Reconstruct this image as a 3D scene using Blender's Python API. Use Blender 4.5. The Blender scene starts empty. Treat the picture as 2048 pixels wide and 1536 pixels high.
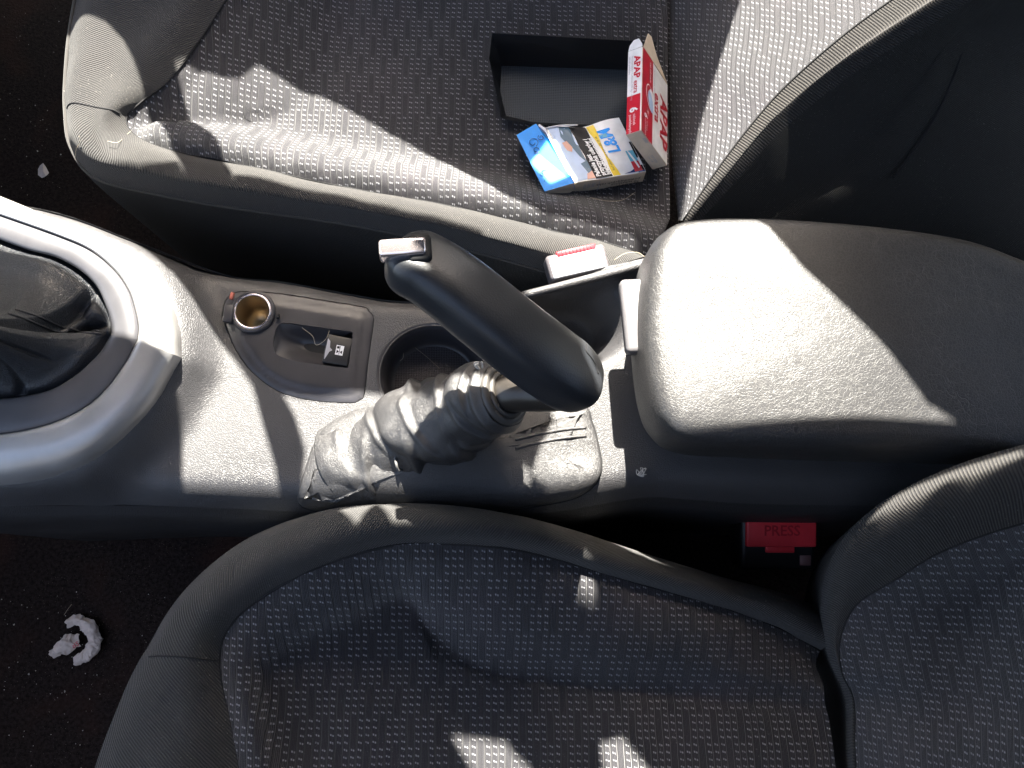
import bpy, bmesh, math, random
from mathutils import Vector, Matrix, noise, Euler
from mathutils.geometry import delaunay_2d_cdt
random.seed(7)
C = bpy.context.scene
COL = C.collection
# ------------------------------------------------------------------ camera, sky, sun, exposure
FPX = 1607.0
TX, TY = math.radians(13.5), math.radians(-2.6)
EYE = Vector((0, 0, .62))
cam_d = bpy.data.cameras.new('camera'); cam = bpy.data.objects.new('camera', cam_d); COL.objects.link(cam)
cam.location = EYE; cam.rotation_euler = (TX, TY, 0)
cam_d.sensor_width = 36; cam_d.lens = 36 * FPX / 2048; cam_d.clip_start = .01; cam_d.clip_end = 200
C.camera = cam
SUN_EL = math.radians(47)
SDIR = Vector((0, math.cos(SUN_EL), math.sin(SUN_EL)))      # towards the sun
w = bpy.data.worlds.new('World'); C.world = w; w.use_nodes = True
nt = w.node_tree; sky = nt.nodes.new('ShaderNodeTexSky'); sky.sky_type = 'NISHITA'; sky.sun_disc = False
sky.sun_elevation = SUN_EL; sky.sun_rotation = 0.0; sky.dust_density = 4; sky.air_density = .8
nt.links.new(sky.outputs[0], nt.nodes['Background'].inputs[0]); nt.nodes['Background'].inputs[1].default_value = .084
sd = bpy.data.lights.new('sun', 'SUN'); sd.energy = 4.0; sd.angle = math.radians(.53); sd.color = (1, .99, .97)
so = bpy.data.objects.new('sun', sd); COL.objects.link(so); so.location = SDIR * 3
so.rotation_euler = SDIR.to_track_quat('Z', 'Y').to_euler()
C.view_settings.view_transform = 'Standard'; C.view_settings.look = 'None'
C.view_settings.gamma = 1; C.view_settings.exposure = 3.35
C.view_settings.use_white_balance = True; C.view_settings.white_balance_temperature = 7100; C.view_settings.white_balance_tint = 8
C.cycles.max_bounces = 6; C.cycles.use_denoising = True
RM = Euler((TX, TY, 0)).to_matrix()
def W(px, py, z):                                            # point of the place seen at a photo pixel at height z
    d = RM @ Vector(((px - 1024) / FPX, -(py - 768) / FPX, -1)); t = (z - EYE.z) / d.z
    return EYE + d * t
# ------------------------------------------------------------------ helpers
def link(name, me, m=None, parent=None, smooth=True):
    o = bpy.data.objects.new(name, me); COL.objects.link(o)
    if m: me.materials.append(m)
    if smooth:
        for p in me.polygons: p.use_smooth = True
    if parent:
        o.parent = parent
        o.matrix_parent_inverse = parent.matrix_world.inverted() if parent.type != 'EMPTY' else Matrix.Translation(-parent.location)
    return o
def tag(o, label, cat=None, group=None, kind=None):
    o['label'] = label
    if cat: o['category'] = cat
    if group: o['group'] = group
    if kind: o['kind'] = kind
    return o
def thing(name, loc, label, cat, group=None):
    o = bpy.data.objects.new(name, None); o.empty_display_size = .02; COL.objects.link(o); o.location = loc
    return tag(o, label, cat, group)
def mesh(name, vs, fs, uvs=None):
    me = bpy.data.meshes.new(name); me.from_pydata([tuple(v) for v in vs], [], fs)
    if uvs is not None:
        l = me.uv_layers.new(name='UVMap')
        for p in me.polygons:
            for li in p.loop_indices: l.data[li].uv = uvs[me.loops[li].vertex_index]
    me.update(); return me
def cr(p0, p1, p2, p3, t):
    return .5 * ((2 * p1) + (p2 - p0) * t + (2 * p0 - 5 * p1 + 4 * p2 - p3) * t * t + (3 * p1 - p0 - 3 * p2 + p3) * t ** 3)
def spline(pts, n, closed=False):
    out = []; L = len(pts); segs = L if closed else L - 1
    for i in range(segs):
        g = (lambda k: pts[k % L]) if closed else (lambda k: pts[min(max(k, 0), L - 1)])
        p0, p1, p2, p3 = g(i - 1), g(i), g(i + 1), g(i + 2)
        if not closed and i == 0: p0 = p1 * 2 - p2
        if not closed and i == segs - 1: p3 = p2 * 2 - p1
        for k in range(n): out.append(cr(p0, p1, p2, p3, k / n))
    if not closed: out.append(pts[-1].copy())
    return out
def resample(pts, n):
    d = [0]
    for a, b in zip(pts, pts[1:]): d.append(d[-1] + (b - a).length)
    out = []; j = 0
    for i in range(n):
        s = d[-1] * i / (n - 1)
        while j < len(pts) - 2 and d[j + 1] < s: j += 1
        out.append(pts[j].lerp(pts[j + 1], (s - d[j]) / max(1e-9, d[j + 1] - d[j])))
    return out
def patch(rows, nu=10, nv=6, closed=False, disp=None, flip=False):
    """bicubic surface through rows of points; uv in metres"""
    rr = [spline(r, nu, closed) for r in rows]
    n = len(rr[0]); cols = [spline([r[i] for r in rr], nv) for i in range(n)]
    m = len(cols[0]); vs = []; uv = []
    ucum = [0.0]; mid = m // 2
    for i in range(1, n): ucum.append(ucum[-1] + (cols[i][mid] - cols[i - 1][mid]).length)
    for i in range(n):
        v = 0.0
        for j in range(m):
            if j: v += (cols[i][j] - cols[i][j - 1]).length
            vs.append(cols[i][j]); uv.append((ucum[i], v))
    fs = []
    for i in range(n if closed else n - 1):
        for j in range(m - 1):
            a, b = i * m + j, ((i + 1) % n) * m + j
            f = (a, b, b + 1, a + 1); fs.append(f[::-1] if flip else f)
    if disp: vs = [disp(v, u) for v, u in zip(vs, uv)]
    return vs, fs, uv
def obj_patch(name, rows, m, parent=None, **k):
    th = k.pop('thick', 0)
    o = link(name, mesh(name, *patch(rows, **k)), m, parent)
    if th:
        bm = bmesh.new(); bm.from_mesh(o.data); bmesh.ops.solidify(bm, geom=bm.faces[:], thickness=th); bm.to_mesh(o.data); bm.free()
        for p in o.data.polygons: p.use_smooth = True
    return o
def tube(name, pts, r, m, parent=None, seg=8, closed=False, n=4, caps=True):
    P = spline([Vector(p) for p in pts], n, closed) if len(pts) > 2 else [Vector(p) for p in pts]
    vs = []; fs = []; L = len(P); up = None
    for i, p in enumerate(P):
        t = (P[(i + 1) % L] - P[i - 1]) if closed or 0 < i < L - 1 else (P[1] - P[0] if i == 0 else P[-1] - P[-2])
        t.normalize()
        if up is None: up = t.orthogonal().normalized()
        a = (up - t * up.dot(t)).normalized(); up = a; b = t.cross(a)
        rad = r(i / (L - 1)) if callable(r) else r
        for k in range(seg):
            an = 2 * math.pi * k / seg; vs.append(p + (a * math.cos(an) + b * math.sin(an)) * rad)
    for i in range(L if closed else L - 1):
        for k in range(seg):
            j = (i + 1) % L
            fs.append((i * seg + k, i * seg + (k + 1) % seg, j * seg + (k + 1) % seg, j * seg + k))
    if not closed and caps:
        fs.append(tuple(range(seg))[::-1]); fs.append(tuple((L - 1) * seg + k for k in range(seg)))
    return link(name, mesh(name, vs, fs), m, parent)
def bm_obj(name, bm, m, parent=None, smooth=True):
    bmesh.ops.recalc_face_normals(bm, faces=bm.faces[:])
    me = bpy.data.meshes.new(name); bm.to_mesh(me); bm.free(); return link(name, me, m, parent, smooth)
def rbox(name, size, M4, m, parent=None, bev=.002, seg=3, taper=None):
    bm = bmesh.new(); bmesh.ops.create_cube(bm, size=1)
    for v in bm.verts:
        if taper and v.co.z > 0: v.co.x *= taper[0]; v.co.y *= taper[1]
        v.co = Vector((v.co.x * size[0], v.co.y * size[1], v.co.z * size[2]))
    if bev: bmesh.ops.bevel(bm, geom=bm.edges[:], offset=bev, segments=seg, profile=.5, affect='EDGES')
    bm.transform(M4); return bm_obj(name, bm, m, parent)
def inset_ring(pts, d):
    L = len(pts); out = []
    for i in range(L):
        t = (pts[(i + 1) % L] - pts[i - 1]); nrm = Vector((-t.y, t.x, 0))
        if nrm.length > 1e-9: nrm.normalize()
        out.append(pts[i] + nrm * d)
    return out
def area2(p): return sum(p[i - 1].x * p[i].y - p[i].x * p[i - 1].y for i in range(len(p)))
def pillow(name, outline, prof, m, parent=None, n=6, crown=0, zf=None):
    """outline: closed points; prof: (inset, dz) rings; then filled towards the middle"""
    o = spline(outline, n, True)
    if area2(o) < 0: o.reverse()
    rings = []
    for ins, dz in prof: rings.append([p + Vector((0, 0, dz)) for p in inset_ring(o, ins)])
    last = rings[-1]; c = sum(last, Vector()) / len(last)
    for t in (.12, .25, .4, .55, .7, .85):
        rings.append([Vector((p.x + (c.x - p.x) * t, p.y + (c.y - p.y) * t, p.z * (1 - t) + c.z * t + crown * (1 - (1 - t) ** 2))) for p in last])
    vs = []; L = len(o); fs = []
    for r in rings: vs += r
    for k in range(len(rings) - 1):
        for i in range(L):
            j = (i + 1) % L; fs.append((k * L + i, k * L + j, (k + 1) * L + j, (k + 1) * L + i))
    fs.append(tuple((len(rings) - 1) * L + i for i in range(L)))
    if zf: vs = [zf(v) for v in vs]
    return link(name, mesh(name, vs, fs), m, parent)
def inside(p, poly):
    c = False; L = len(poly)
    for i in range(L):
        a, b = poly[i - 1], poly[i]
        if (a[1] > p[1]) != (b[1] > p[1]) and p[0] < (b[0] - a[0]) * (p[1] - a[1]) / (b[1] - a[1]) + a[0]: c = not c
    return c
def dseg(p, a, b):
    ab = (b[0] - a[0], b[1] - a[1]); l2 = ab[0] ** 2 + ab[1] ** 2
    t = max(0, min(1, ((p[0] - a[0]) * ab[0] + (p[1] - a[1]) * ab[1]) / l2)) if l2 else 0
    return math.hypot(p[0] - a[0] - ab[0] * t, p[1] - a[1] - ab[1] * t)
def dpoly(p, poly, closed=True):
    return min(dseg(p, poly[i - 1], poly[i]) for i in range(0 if closed else 1, len(poly)))
def plate(outline, holes, step, zf, wall=0):
    """flat sheet with holes, heights from zf, hole rims turned down by wall"""
    P = []; E = []
    for poly in [outline] + holes:
        s = len(P); P += [Vector((p[0], p[1])) for p in poly]; E += [(s + i, s + (i + 1) % len(poly)) for i in range(len(poly))]
    xs = [p[0] for p in outline]; ys = [p[1] for p in outline]
    x = min(xs) + step / 2
    while x < max(xs):
        y = min(ys) + step / 2
        while y < max(ys):
            q = (x + random.uniform(-1, 1) * step * .1, y + random.uniform(-1, 1) * step * .1)
            if inside(q, outline) and dpoly(q, outline) > step * .45 and all((not inside(q, h)) and dpoly(q, h) > step * .45 for h in holes): P.append(Vector(q))
            y += step
        x += step
    r = delaunay_2d_cdt(P, E, [], 0, 1e-7)
    vs = [Vector((v.x, v.y, zf(v.x, v.y))) for v in r[0]]; fs = []
    for f in r[2]:
        c = sum((r[0][i] for i in f), Vector((0, 0))) / len(f)
        if inside(c, outline) and not any(inside(c, h) for h in holes): fs.append(tuple(f))
    if wall:
        for h in holes:
            s = len(vs); L = len(h)
            for k in range(4):
                for p in h:
                    vs.append(Vector((p[0], p[1], zf(p[0], p[1]) - wall * k / 3)))
            for k in range(3):
                for i in range(L):
                    a, b = s + k * L + i, s + k * L + (i + 1) % L; fs.append((a, b, b + L, a + L))
    return vs, fs
def text(name, body, size, M4, m, parent, bold=.0, sx=1.0, lift=0, align='LEFT', space=1.0, thick=0):
    cu = bpy.data.curves.new(name, 'FONT'); cu.body = body; cu.size = size; cu.offset = bold; cu.align_x = align
    cu.space_line = space; cu.fill_mode = 'BOTH' if thick else 'FRONT'; cu.extrude = thick; cu.resolution_u = 2
    t = bpy.data.objects.new(name, cu); COL.objects.link(t)
    me = bpy.data.meshes.new_from_object(t.evaluated_get(bpy.context.evaluated_depsgraph_get()))
    bpy.data.objects.remove(t); me.transform(M4 @ Matrix.Diagonal((sx, 1, 1, 1)) if sx != 1 else M4)
    me.name = name; me.materials.clear(); return link(name, me, m, parent, False)
def join_mesh(name, parts, mats, parent=None, smooth=False):
    """parts: (verts, faces, material index)"""
    vs = []; fs = []; mi = []
    for v, f, k in parts:
        s = len(vs); vs += v; fs += [tuple(i + s for i in q) for q in f]; mi += [k] * len(f)
    me = mesh(name, vs, fs)
    for m in mats: me.materials.append(m)
    for p, k in zip(me.polygons, mi): p.material_index = k; p.use_smooth = smooth
    o = link(name, me, None, parent, smooth); return o
# ------------------------------------------------------------------ materials
class NB:
    def __init__(s, name):
        s.m = bpy.data.materials.new(name); s.m.use_nodes = True; s.nt = s.m.node_tree; s.b = s.nt.nodes['Principled BSDF']
    def n(s, t, **k):
        x = s.nt.nodes.new(t)
        for a, v in k.items(): setattr(x, a, v)
        return x
    def put(s, sock, v):
        if isinstance(v, bpy.types.NodeSocket): s.nt.links.new(v, sock)
        elif v is not None: sock.default_value = v
    def math(s, op, a, b=None, c=None):
        x = s.n('ShaderNodeMath', operation=op); s.put(x.inputs[0], a); s.put(x.inputs[1], b)
        if c is not None: s.put(x.inputs[2], c)
        return x.outputs[0]
    def coord(s, uv=False):
        t = s.n('ShaderNodeTexCoord'); return t.outputs['UV' if uv else 'Object']
    def xyz(s, v):
        x = s.n('ShaderNodeSeparateXYZ'); s.put(x.inputs[0], v); return x.outputs
    def noise(s, v, scale, detail=2, rough=.5, dist=0):
        x = s.n('ShaderNodeTexNoise'); s.put(x.inputs['Vector'], v); x.inputs['Scale'].default_value = scale
        x.inputs['Detail'].default_value = detail; x.inputs['Roughness'].default_value = rough; x.inputs['Distortion'].default_value = dist
        return x.outputs[0]
    def vor(s, v, scale, feat='DISTANCE_TO_EDGE'):
        x = s.n('ShaderNodeTexVoronoi', feature=feat); s.put(x.inputs['Vector'], v); x.inputs['Scale'].default_value = scale
        return x.outputs['Distance']
    def ramp(s, v, a, b, c0=0., c1=1.):
        x = s.n('ShaderNodeMapRange', interpolation_type='SMOOTHSTEP'); s.put(x.inputs[0], v)
        for i, q in zip((1, 2, 3, 4), (a, b, c0, c1)): x.inputs[i].default_value = q
        return x.outputs[0]
    def mix(s, f, a, b):
        x = s.n('ShaderNodeMix', data_type='RGBA'); s.put(x.inputs[0], f)
        s.put(x.inputs[6], a if isinstance(a, bpy.types.NodeSocket) else (*a, 1)); s.put(x.inputs[7], b if isinstance(b, bpy.types.NodeSocket) else (*b, 1))
        return x.outputs[2]
    def bump(s, h, dist, strength=1., normal=None):
        x = s.n('ShaderNodeBump'); s.put(x.inputs['Height'], h); x.inputs['Distance'].default_value = dist; x.inputs['Strength'].default_value = strength
        if normal: s.put(x.inputs['Normal'], normal)
        return x.outputs[0]
    def out(s, color=None, rough=.5, normal=None, metal=0, spec=.5, sheen=0, coat=0):
        i = s.b.inputs
        if color is not None: s.put(i['Base Color'], color if isinstance(color, bpy.types.NodeSocket) else (*color, 1))
        s.put(i['Roughness'], rough); i['Metallic'].default_value = metal; i['Specular IOR Level'].default_value = spec
        if sheen: i['Sheen Weight'].default_value = sheen; i['Sheen Roughness'].default_value = .5
        if coat: i['Coat Weight'].default_value = coat; i['Coat Roughness'].default_value = .15
        if normal: s.put(i['Normal'], normal)
        return s.m
def dust(b, v, base, col=(.22, .21, .19), amt=.25):
    """fine dust specks and smudges that belong to the surface"""
    n1 = b.noise(v, 900, 1); sp = b.ramp(n1, .70, .76); n2 = b.noise(v, 25, 4, .6)
    f = b.math('MULTIPLY', sp, b.ramp(n2, .35, .7, .1, 1.)); f = b.math('MULTIPLY', f, amt)
    return b.mix(f, base, col)
def m_grain(name, col, scale=620, dist=.00035, rough=.5, spec=.5, am=.15):
    b = NB(name); v = b.coord(); e = b.vor(v, scale); h = b.ramp(e, 0, .18)
    n = b.noise(v, scale * .6, 2); h2 = b.math('ADD', h, b.math('MULTIPLY', n, .6))
    big = b.noise(v, 14, 3); c = b.mix(b.ramp(big, .3, .7), col, tuple(x * 1.25 for x in col))
    c = dust(b, v, c, amt=am); r = b.ramp(big, .3, .7, rough - .05, rough + .07)
    return b.out(c, r, b.bump(h2, dist), spec=.8)
def m_plain(name, col, rough=.5, metal=0, spec=.5, bump=0, am=.12, bs=300, coat=0):
    b = NB(name); v = b.coord(); big = b.noise(v, 30, 4)
    c = dust(b, v, b.mix(b.ramp(big, .3, .7), tuple(x * .9 for x in col), tuple(min(1, x * 1.08) for x in col)), amt=am)
    nn = b.bump(b.noise(v, bs, 3), bump) if bump else None
    return b.out(c, b.ramp(big, .3, .7, rough * .88, min(1, rough * 1.12)), nn, metal=metal, spec=spec, coat=coat)
def m_leather(name, col, sc=330, crease=110, rough=.45, light=(.14, .135, .125), dist=.0004, am=.5, sp=.8):
    b = NB(name); v = b.coord()
    nz = b.n('ShaderNodeTexNoise'); b.put(nz.inputs['Vector'], v); nz.inputs['Scale'].default_value = 90; nz.inputs['Detail'].default_value = 3
    off = b.n('ShaderNodeVectorMath', operation='SCALE'); b.put(off.inputs[0], nz.outputs['Color']); off.inputs['Scale'].default_value = .012
    vv = b.n('ShaderNodeVectorMath', operation='ADD'); b.put(vv.inputs[0], v); b.put(vv.inputs[1], off.outputs[0]); vv = vv.outputs[0]
    e1 = b.ramp(b.vor(vv, sc), 0, .12); e2 = b.ramp(b.vor(vv, crease), 0, .045); e3 = b.ramp(b.vor(v, sc * 2.2), 0, .2)
    msk = b.ramp(b.noise(v, 30, 2), .42, .62)
    e2m = b.math('MAXIMUM', e2, b.math('SUBTRACT', 1, msk))
    h = b.math('ADD', b.math('MULTIPLY', e1, .6), b.math('ADD', b.math('MULTIPLY', e2m, .8), b.math('MULTIPLY', e3, .3)))
    cr_ = b.math('MULTIPLY', b.math('SUBTRACT', 1, b.math('MULTIPLY', e1, e2m)), am)
    c = dust(b, v, b.mix(cr_, col, light), amt=.12)
    return b.out(c, rough, b.bump(h, dist), spec=sp)
def m_twill(name, col, hi, period=.0017, ang=35, uv=True, sheen=.25):
    b = NB(name); v = b.coord(uv); x, y, z = b.xyz(v); a = math.radians(ang)
    nz = b.math('MULTIPLY', b.noise(v, 60, 2), .0006)
    t = b.math('ADD', b.math('ADD', b.math('MULTIPLY', x, math.cos(a)), b.math('MULTIPLY', y, math.sin(a))), nz)
    s = b.math('SINE', b.math('MULTIPLY', t, 2 * math.pi / period)); s = b.ramp(s, -1, 1)
    fz = b.noise(v, 2600, 2, .6); ob = b.coord(); big = b.noise(ob, 18, 4, .6)
    f = b.math('MULTIPLY', s, b.ramp(fz, .3, .7, .4, 1.))
    c = b.mix(f, col, hi); c = b.mix(b.ramp(big, .35, .75, 0, .35), c, tuple(q * 1.6 for q in col)); c = dust(b, ob, c, (.4, .38, .34), .5)
    h = b.math('ADD', s, b.math('MULTIPLY', fz, .8))
    return b.out(c, .9, b.bump(h, .0005), spec=.2, sheen=sheen)
def m_dots(name, uv=False, incl=None, cw=.0054, rh=.0052, swap=False, col=(.030, .029, .034), dotc=(.34, .34, .36), off=(0, 0), sheen=.25):
    b = NB(name); v = b.coord(uv); x, y, z = b.xyz(v)
    if swap: x, y = y, x
    if incl: x = b.math('ADD', b.math('MULTIPLY', x, incl[0]), b.math('MULTIPLY', z, incl[1]))
    wob = b.noise(v, 22, 2); x = b.math('ADD', x, b.math('MULTIPLY', wob, .0035))
    u = b.math('DIVIDE', x, cw); q = b.math('DIVIDE', y, rh)
    fx = b.math('FRACT', u); ix = b.math('FLOOR', u); fy = b.math('FRACT', q); iy = b.math('FLOOR', q)
    blk = b.math('FLOOR', b.math('DIVIDE', iy, 4.))
    g = b.math('FLOORED_MODULO', b.math('ADD', ix, b.math('MULTIPLY', blk, 2.)), 4.)
    grp = b.math('LESS_THAN', g, 2.5)
    dx = b.math('ABSOLUTE', b.math('SUBTRACT', fx, .5))
    fy2 = b.math('ADD', fy, b.math('MULTIPLY', b.math('SUBTRACT', fx, .5), .35))
    dy = b.math('ABSOLUTE', b.math('SUBTRACT', fy2, .5))
    mx = b.math('MULTIPLY', b.ramp(dx, .20, .28, 1, 0), b.ramp(dx, .03, .09, .1, 1))
    my = b.ramp(dy, .08, .16, 1, 0)
    dot = b.math('MULTIPLY', b.math('MULTIPLY', mx, my), grp)
    jit = b.noise(v, 700, 1); dot = b.math('MULTIPLY', dot, b.ramp(jit, .3, .6, .45, 1.))
    gap = b.math('GREATER_THAN', g, 2.5)                     # bare column between the groups of dashes
    rib = b.ramp(b.math('SINE', b.math('MULTIPLY', u, 2 * math.pi * 5)), -1, 1)
    groove = b.ramp(dx, .40, .47, 0, 1)
    fz = b.noise(v, 3000, 2, .6)
    base = b.mix(b.math('MULTIPLY', rib, b.ramp(fz, .3, .7, .3, 1.)), tuple(k * .55 for k in col), tuple(k * 1.7 for k in col))
    base = b.mix(b.math('MULTIPLY', groove, .8), base, tuple(k * .25 for k in col))
    base = b.mix(b.math('MULTIPLY', gap, .12), base, tuple(k * .5 for k in col))
    big = b.noise(b.coord(), 12, 3); base = b.mix(b.ramp(big, .45, .75, 0, .4), base, (col[0] * 1.5, col[1] * 1.2, col[2] * 1.3))
    c = b.mix(dot, base, dotc); c = dust(b, b.coord(), c, (.4, .38, .34), .35)
    h = b.math('ADD', b.math('MULTIPLY', rib, .5), b.math('SUBTRACT', b.math('MULTIPLY', dot, 1.2), b.math('MULTIPLY', groove, 1.6)))
    h = b.math('ADD', h, b.math('MULTIPLY', fz, .7))
    return b.out(c, .9, b.bump(h, .0006), spec=.2, sheen=sheen)
def m_perf(name, col, cell=.0016, uv=False):
    b = NB(name); v = b.coord(uv); x, y, z = b.xyz(v)
    s1 = b.math('SINE', b.math('MULTIPLY', b.math('ADD', x, y), 2 * math.pi / cell / 1.4)); s2 = b.math('SINE', b.math('MULTIPLY', b.math('SUBTRACT', x, y), 2 * math.pi / cell / 1.4))
    h = b.ramp(b.math('MULTIPLY', s1, s2), -.5, .5)
    c = b.mix(h, tuple(k * .5 for k in col), tuple(k * 1.5 for k in col))
    return b.out(dust(b, v, c, amt=.3), .5, b.bump(h, .0004), spec=.5)
def m_carpet(name, col):
    b = NB(name); v = b.coord(); n = b.noise(v, 260, 4, .7); n2 = b.noise(v, 9, 4)
    c = b.mix(b.ramp(n, .3, .7), tuple(k * .4 for k in col), tuple(k * 1.6 for k in col)); c = b.mix(b.ramp(n2, .5, .7, 0, .6), c, (col[0] * 2.4, col[1] * 1.6, col[2] * 1.3))
    c = dust(b, v, c, (.35, .3, .25), .8)
    return b.out(c, .95, b.bump(n, .002), spec=.1)
def m_flat(name, col, rough=.5, spec=.5, metal=0):
    b = NB(name); v = b.coord(); n = b.noise(v, 120, 3)
    c = b.mix(b.ramp(n, .3, .7), tuple(k * .93 for k in col), tuple(min(1, k * 1.04) for k in col))
    return b.out(c, rough, spec=spec, metal=metal)
M = dict(
    carpet=m_carpet('floor_carpet', (.018, .013, .012)),
    twill=m_twill('ribbed_bolster_fabric', (.018, .0175, .0185), (.080, .076, .070), sheen=.12),
    twill_side=m_twill('plain_side_fabric', (.017, .017, .016), (.028, .028, .026), .0012, 0, sheen=.08),
    rib=m_twill('ribbed_backrest_edge', (.016, .015, .016), (.075, .070, .062), .0022, 0, sheen=.1),
    dots=m_dots('dashed_seat_fabric'),
    dots_back=m_dots('dashed_backrest_fabric', uv=True, swap=True),
    dots_tilt=m_dots('dashed_tilted_fabric', incl=(.85, .85), rh=.0050, cw=.0050),
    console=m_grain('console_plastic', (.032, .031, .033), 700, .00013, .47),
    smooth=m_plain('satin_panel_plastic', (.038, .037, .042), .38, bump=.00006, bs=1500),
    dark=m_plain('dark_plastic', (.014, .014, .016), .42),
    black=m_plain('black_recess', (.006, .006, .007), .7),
    side_dark=m_grain('shaded_console_plastic', (.014, .013, .014), 560, .0002, .6),  # console plastic darkened: shade on the driver's side put into the colour
    rubber=m_perf('cup_mat_rubber', (.045, .040, .046), .0030),
    tray=m_perf('tray_rubber', (.018, .028, .040), .0024),
    tray_wall=m_plain('tray_edge_rubber', (.014, .016, .02), .5),
    silver=m_plain('silver_trim_paint', (.42, .41, .40), .38, metal=.5, am=.1), latch=m_plain('sunlit_latch_plastic', (.11, .105, .11), .45),  # latch: black plastic lightened, sun glare put into its colour
    bezel=m_plain('grey_bezel_plastic', (.07, .069, .075), .36, am=.1),
    leather=m_leather('armrest_leather', (.023, .0225, .024), 430, 110, .45, (.062, .060, .056), .00010, .45, .65),
    boot=m_leather('worn_boot_leather', (.033, .032, .033), 620, 190, .40, (.055, .052, .05), .00017, .2, .85),
    bootdark=m_leather('gear_boot_leather', (.011, .013, .018), 520, 140, .34, (.04, .04, .04), .0003, .2),
    grip=m_plain('handbrake_grip_leather', (.020, .022, .026), .40, bump=.00012, bs=900, am=.06),
    chrome=m_plain('chrome', (.88, .78, .78), .16, metal=.85, am=.0),
    metal=m_plain('scratched_lever_steel', (.055, .048, .042), .36, metal=.5, am=.4),
    collar=m_plain('collar_plastic', (.07, .065, .06), .45, am=.5),
    brass=m_plain('socket_brass', (.46, .37, .24), .36, metal=.8),
    redp=m_plain('red_plastic', (.80, .045, .06), .38, am=.08),
    buckle=m_plain('grey_buckle_plastic', (.10, .09, .095), .33, am=.1),
    pink=m_flat('pink_socket_tab', (.45, .12, .08)),
    thread=m_flat('seam_thread', (.16, .155, .15), .8),
    seam=m_flat('dark_seam_cord', (.008, .008, .009), .9),  # near-black cord laid along the seams
    hair=m_flat('pale_hair', (.45, .38, .28), .5),
    lint=m_flat('white_lint', (.6, .58, .54), .9),
    paper=m_flat('white_paper', (.62, .54, .50), .8),
    card=m_flat('cream_carton', (.70, .58, .44), .7),
    white=m_flat('white_print', (.82, .82, .84), .28),
    red=m_flat('red_print', (.55, .015, .035), .28),
    grey=m_flat('grey_print', (.38, .38, .42), .35),
    blue=m_flat('blue_foil_print', (.0, .29, .85), .4, .3), navy=m_flat('navy_print', (.01, .03, .16), .25),
    ink=m_flat('black_print', (.008, .008, .012), .5, .3), yellow=m_flat('yellow_print', (.85, .60, .03), .35),
    cyan=m_flat('cyan_print', (.12, .42, .58), .3), lblue=m_flat('pale_blue_print', (.42, .56, .80), .3),
    skin=m_flat('skin_tone_print', (.62, .33, .26), .35), teal=m_flat('teal_print', (.015, .09, .17), .3),
    shell=m_plain('unseen_shell_lining', (.03, .03, .032), .8),  # for the unseen sun blocker and the cabin panels
)
def sm(t): t = max(0, min(1, t)); return t * t * (3 - 2 * t)
def P3(l): return [W(*p) for p in l]
def rowz(px, z):
    return [W(p[0], p[1], z[i] if isinstance(z, (list, tuple)) else z) for i, p in enumerate(px)]
# ------------------------------------------------------------------ floor, and an unseen sheet whose holes shape the sun patches
fl = bpy.data.meshes.new('floor'); b_ = bmesh.new(); bmesh.ops.create_grid(b_, x_segments=2, y_segments=2, size=1.3); b_.to_mesh(fl); b_.free()
fo = link('floor', fl, M['carpet']); fo.location = (0, 0, -.30); tag(fo, 'dark dirty car floor carpet', kind='structure')
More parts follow.
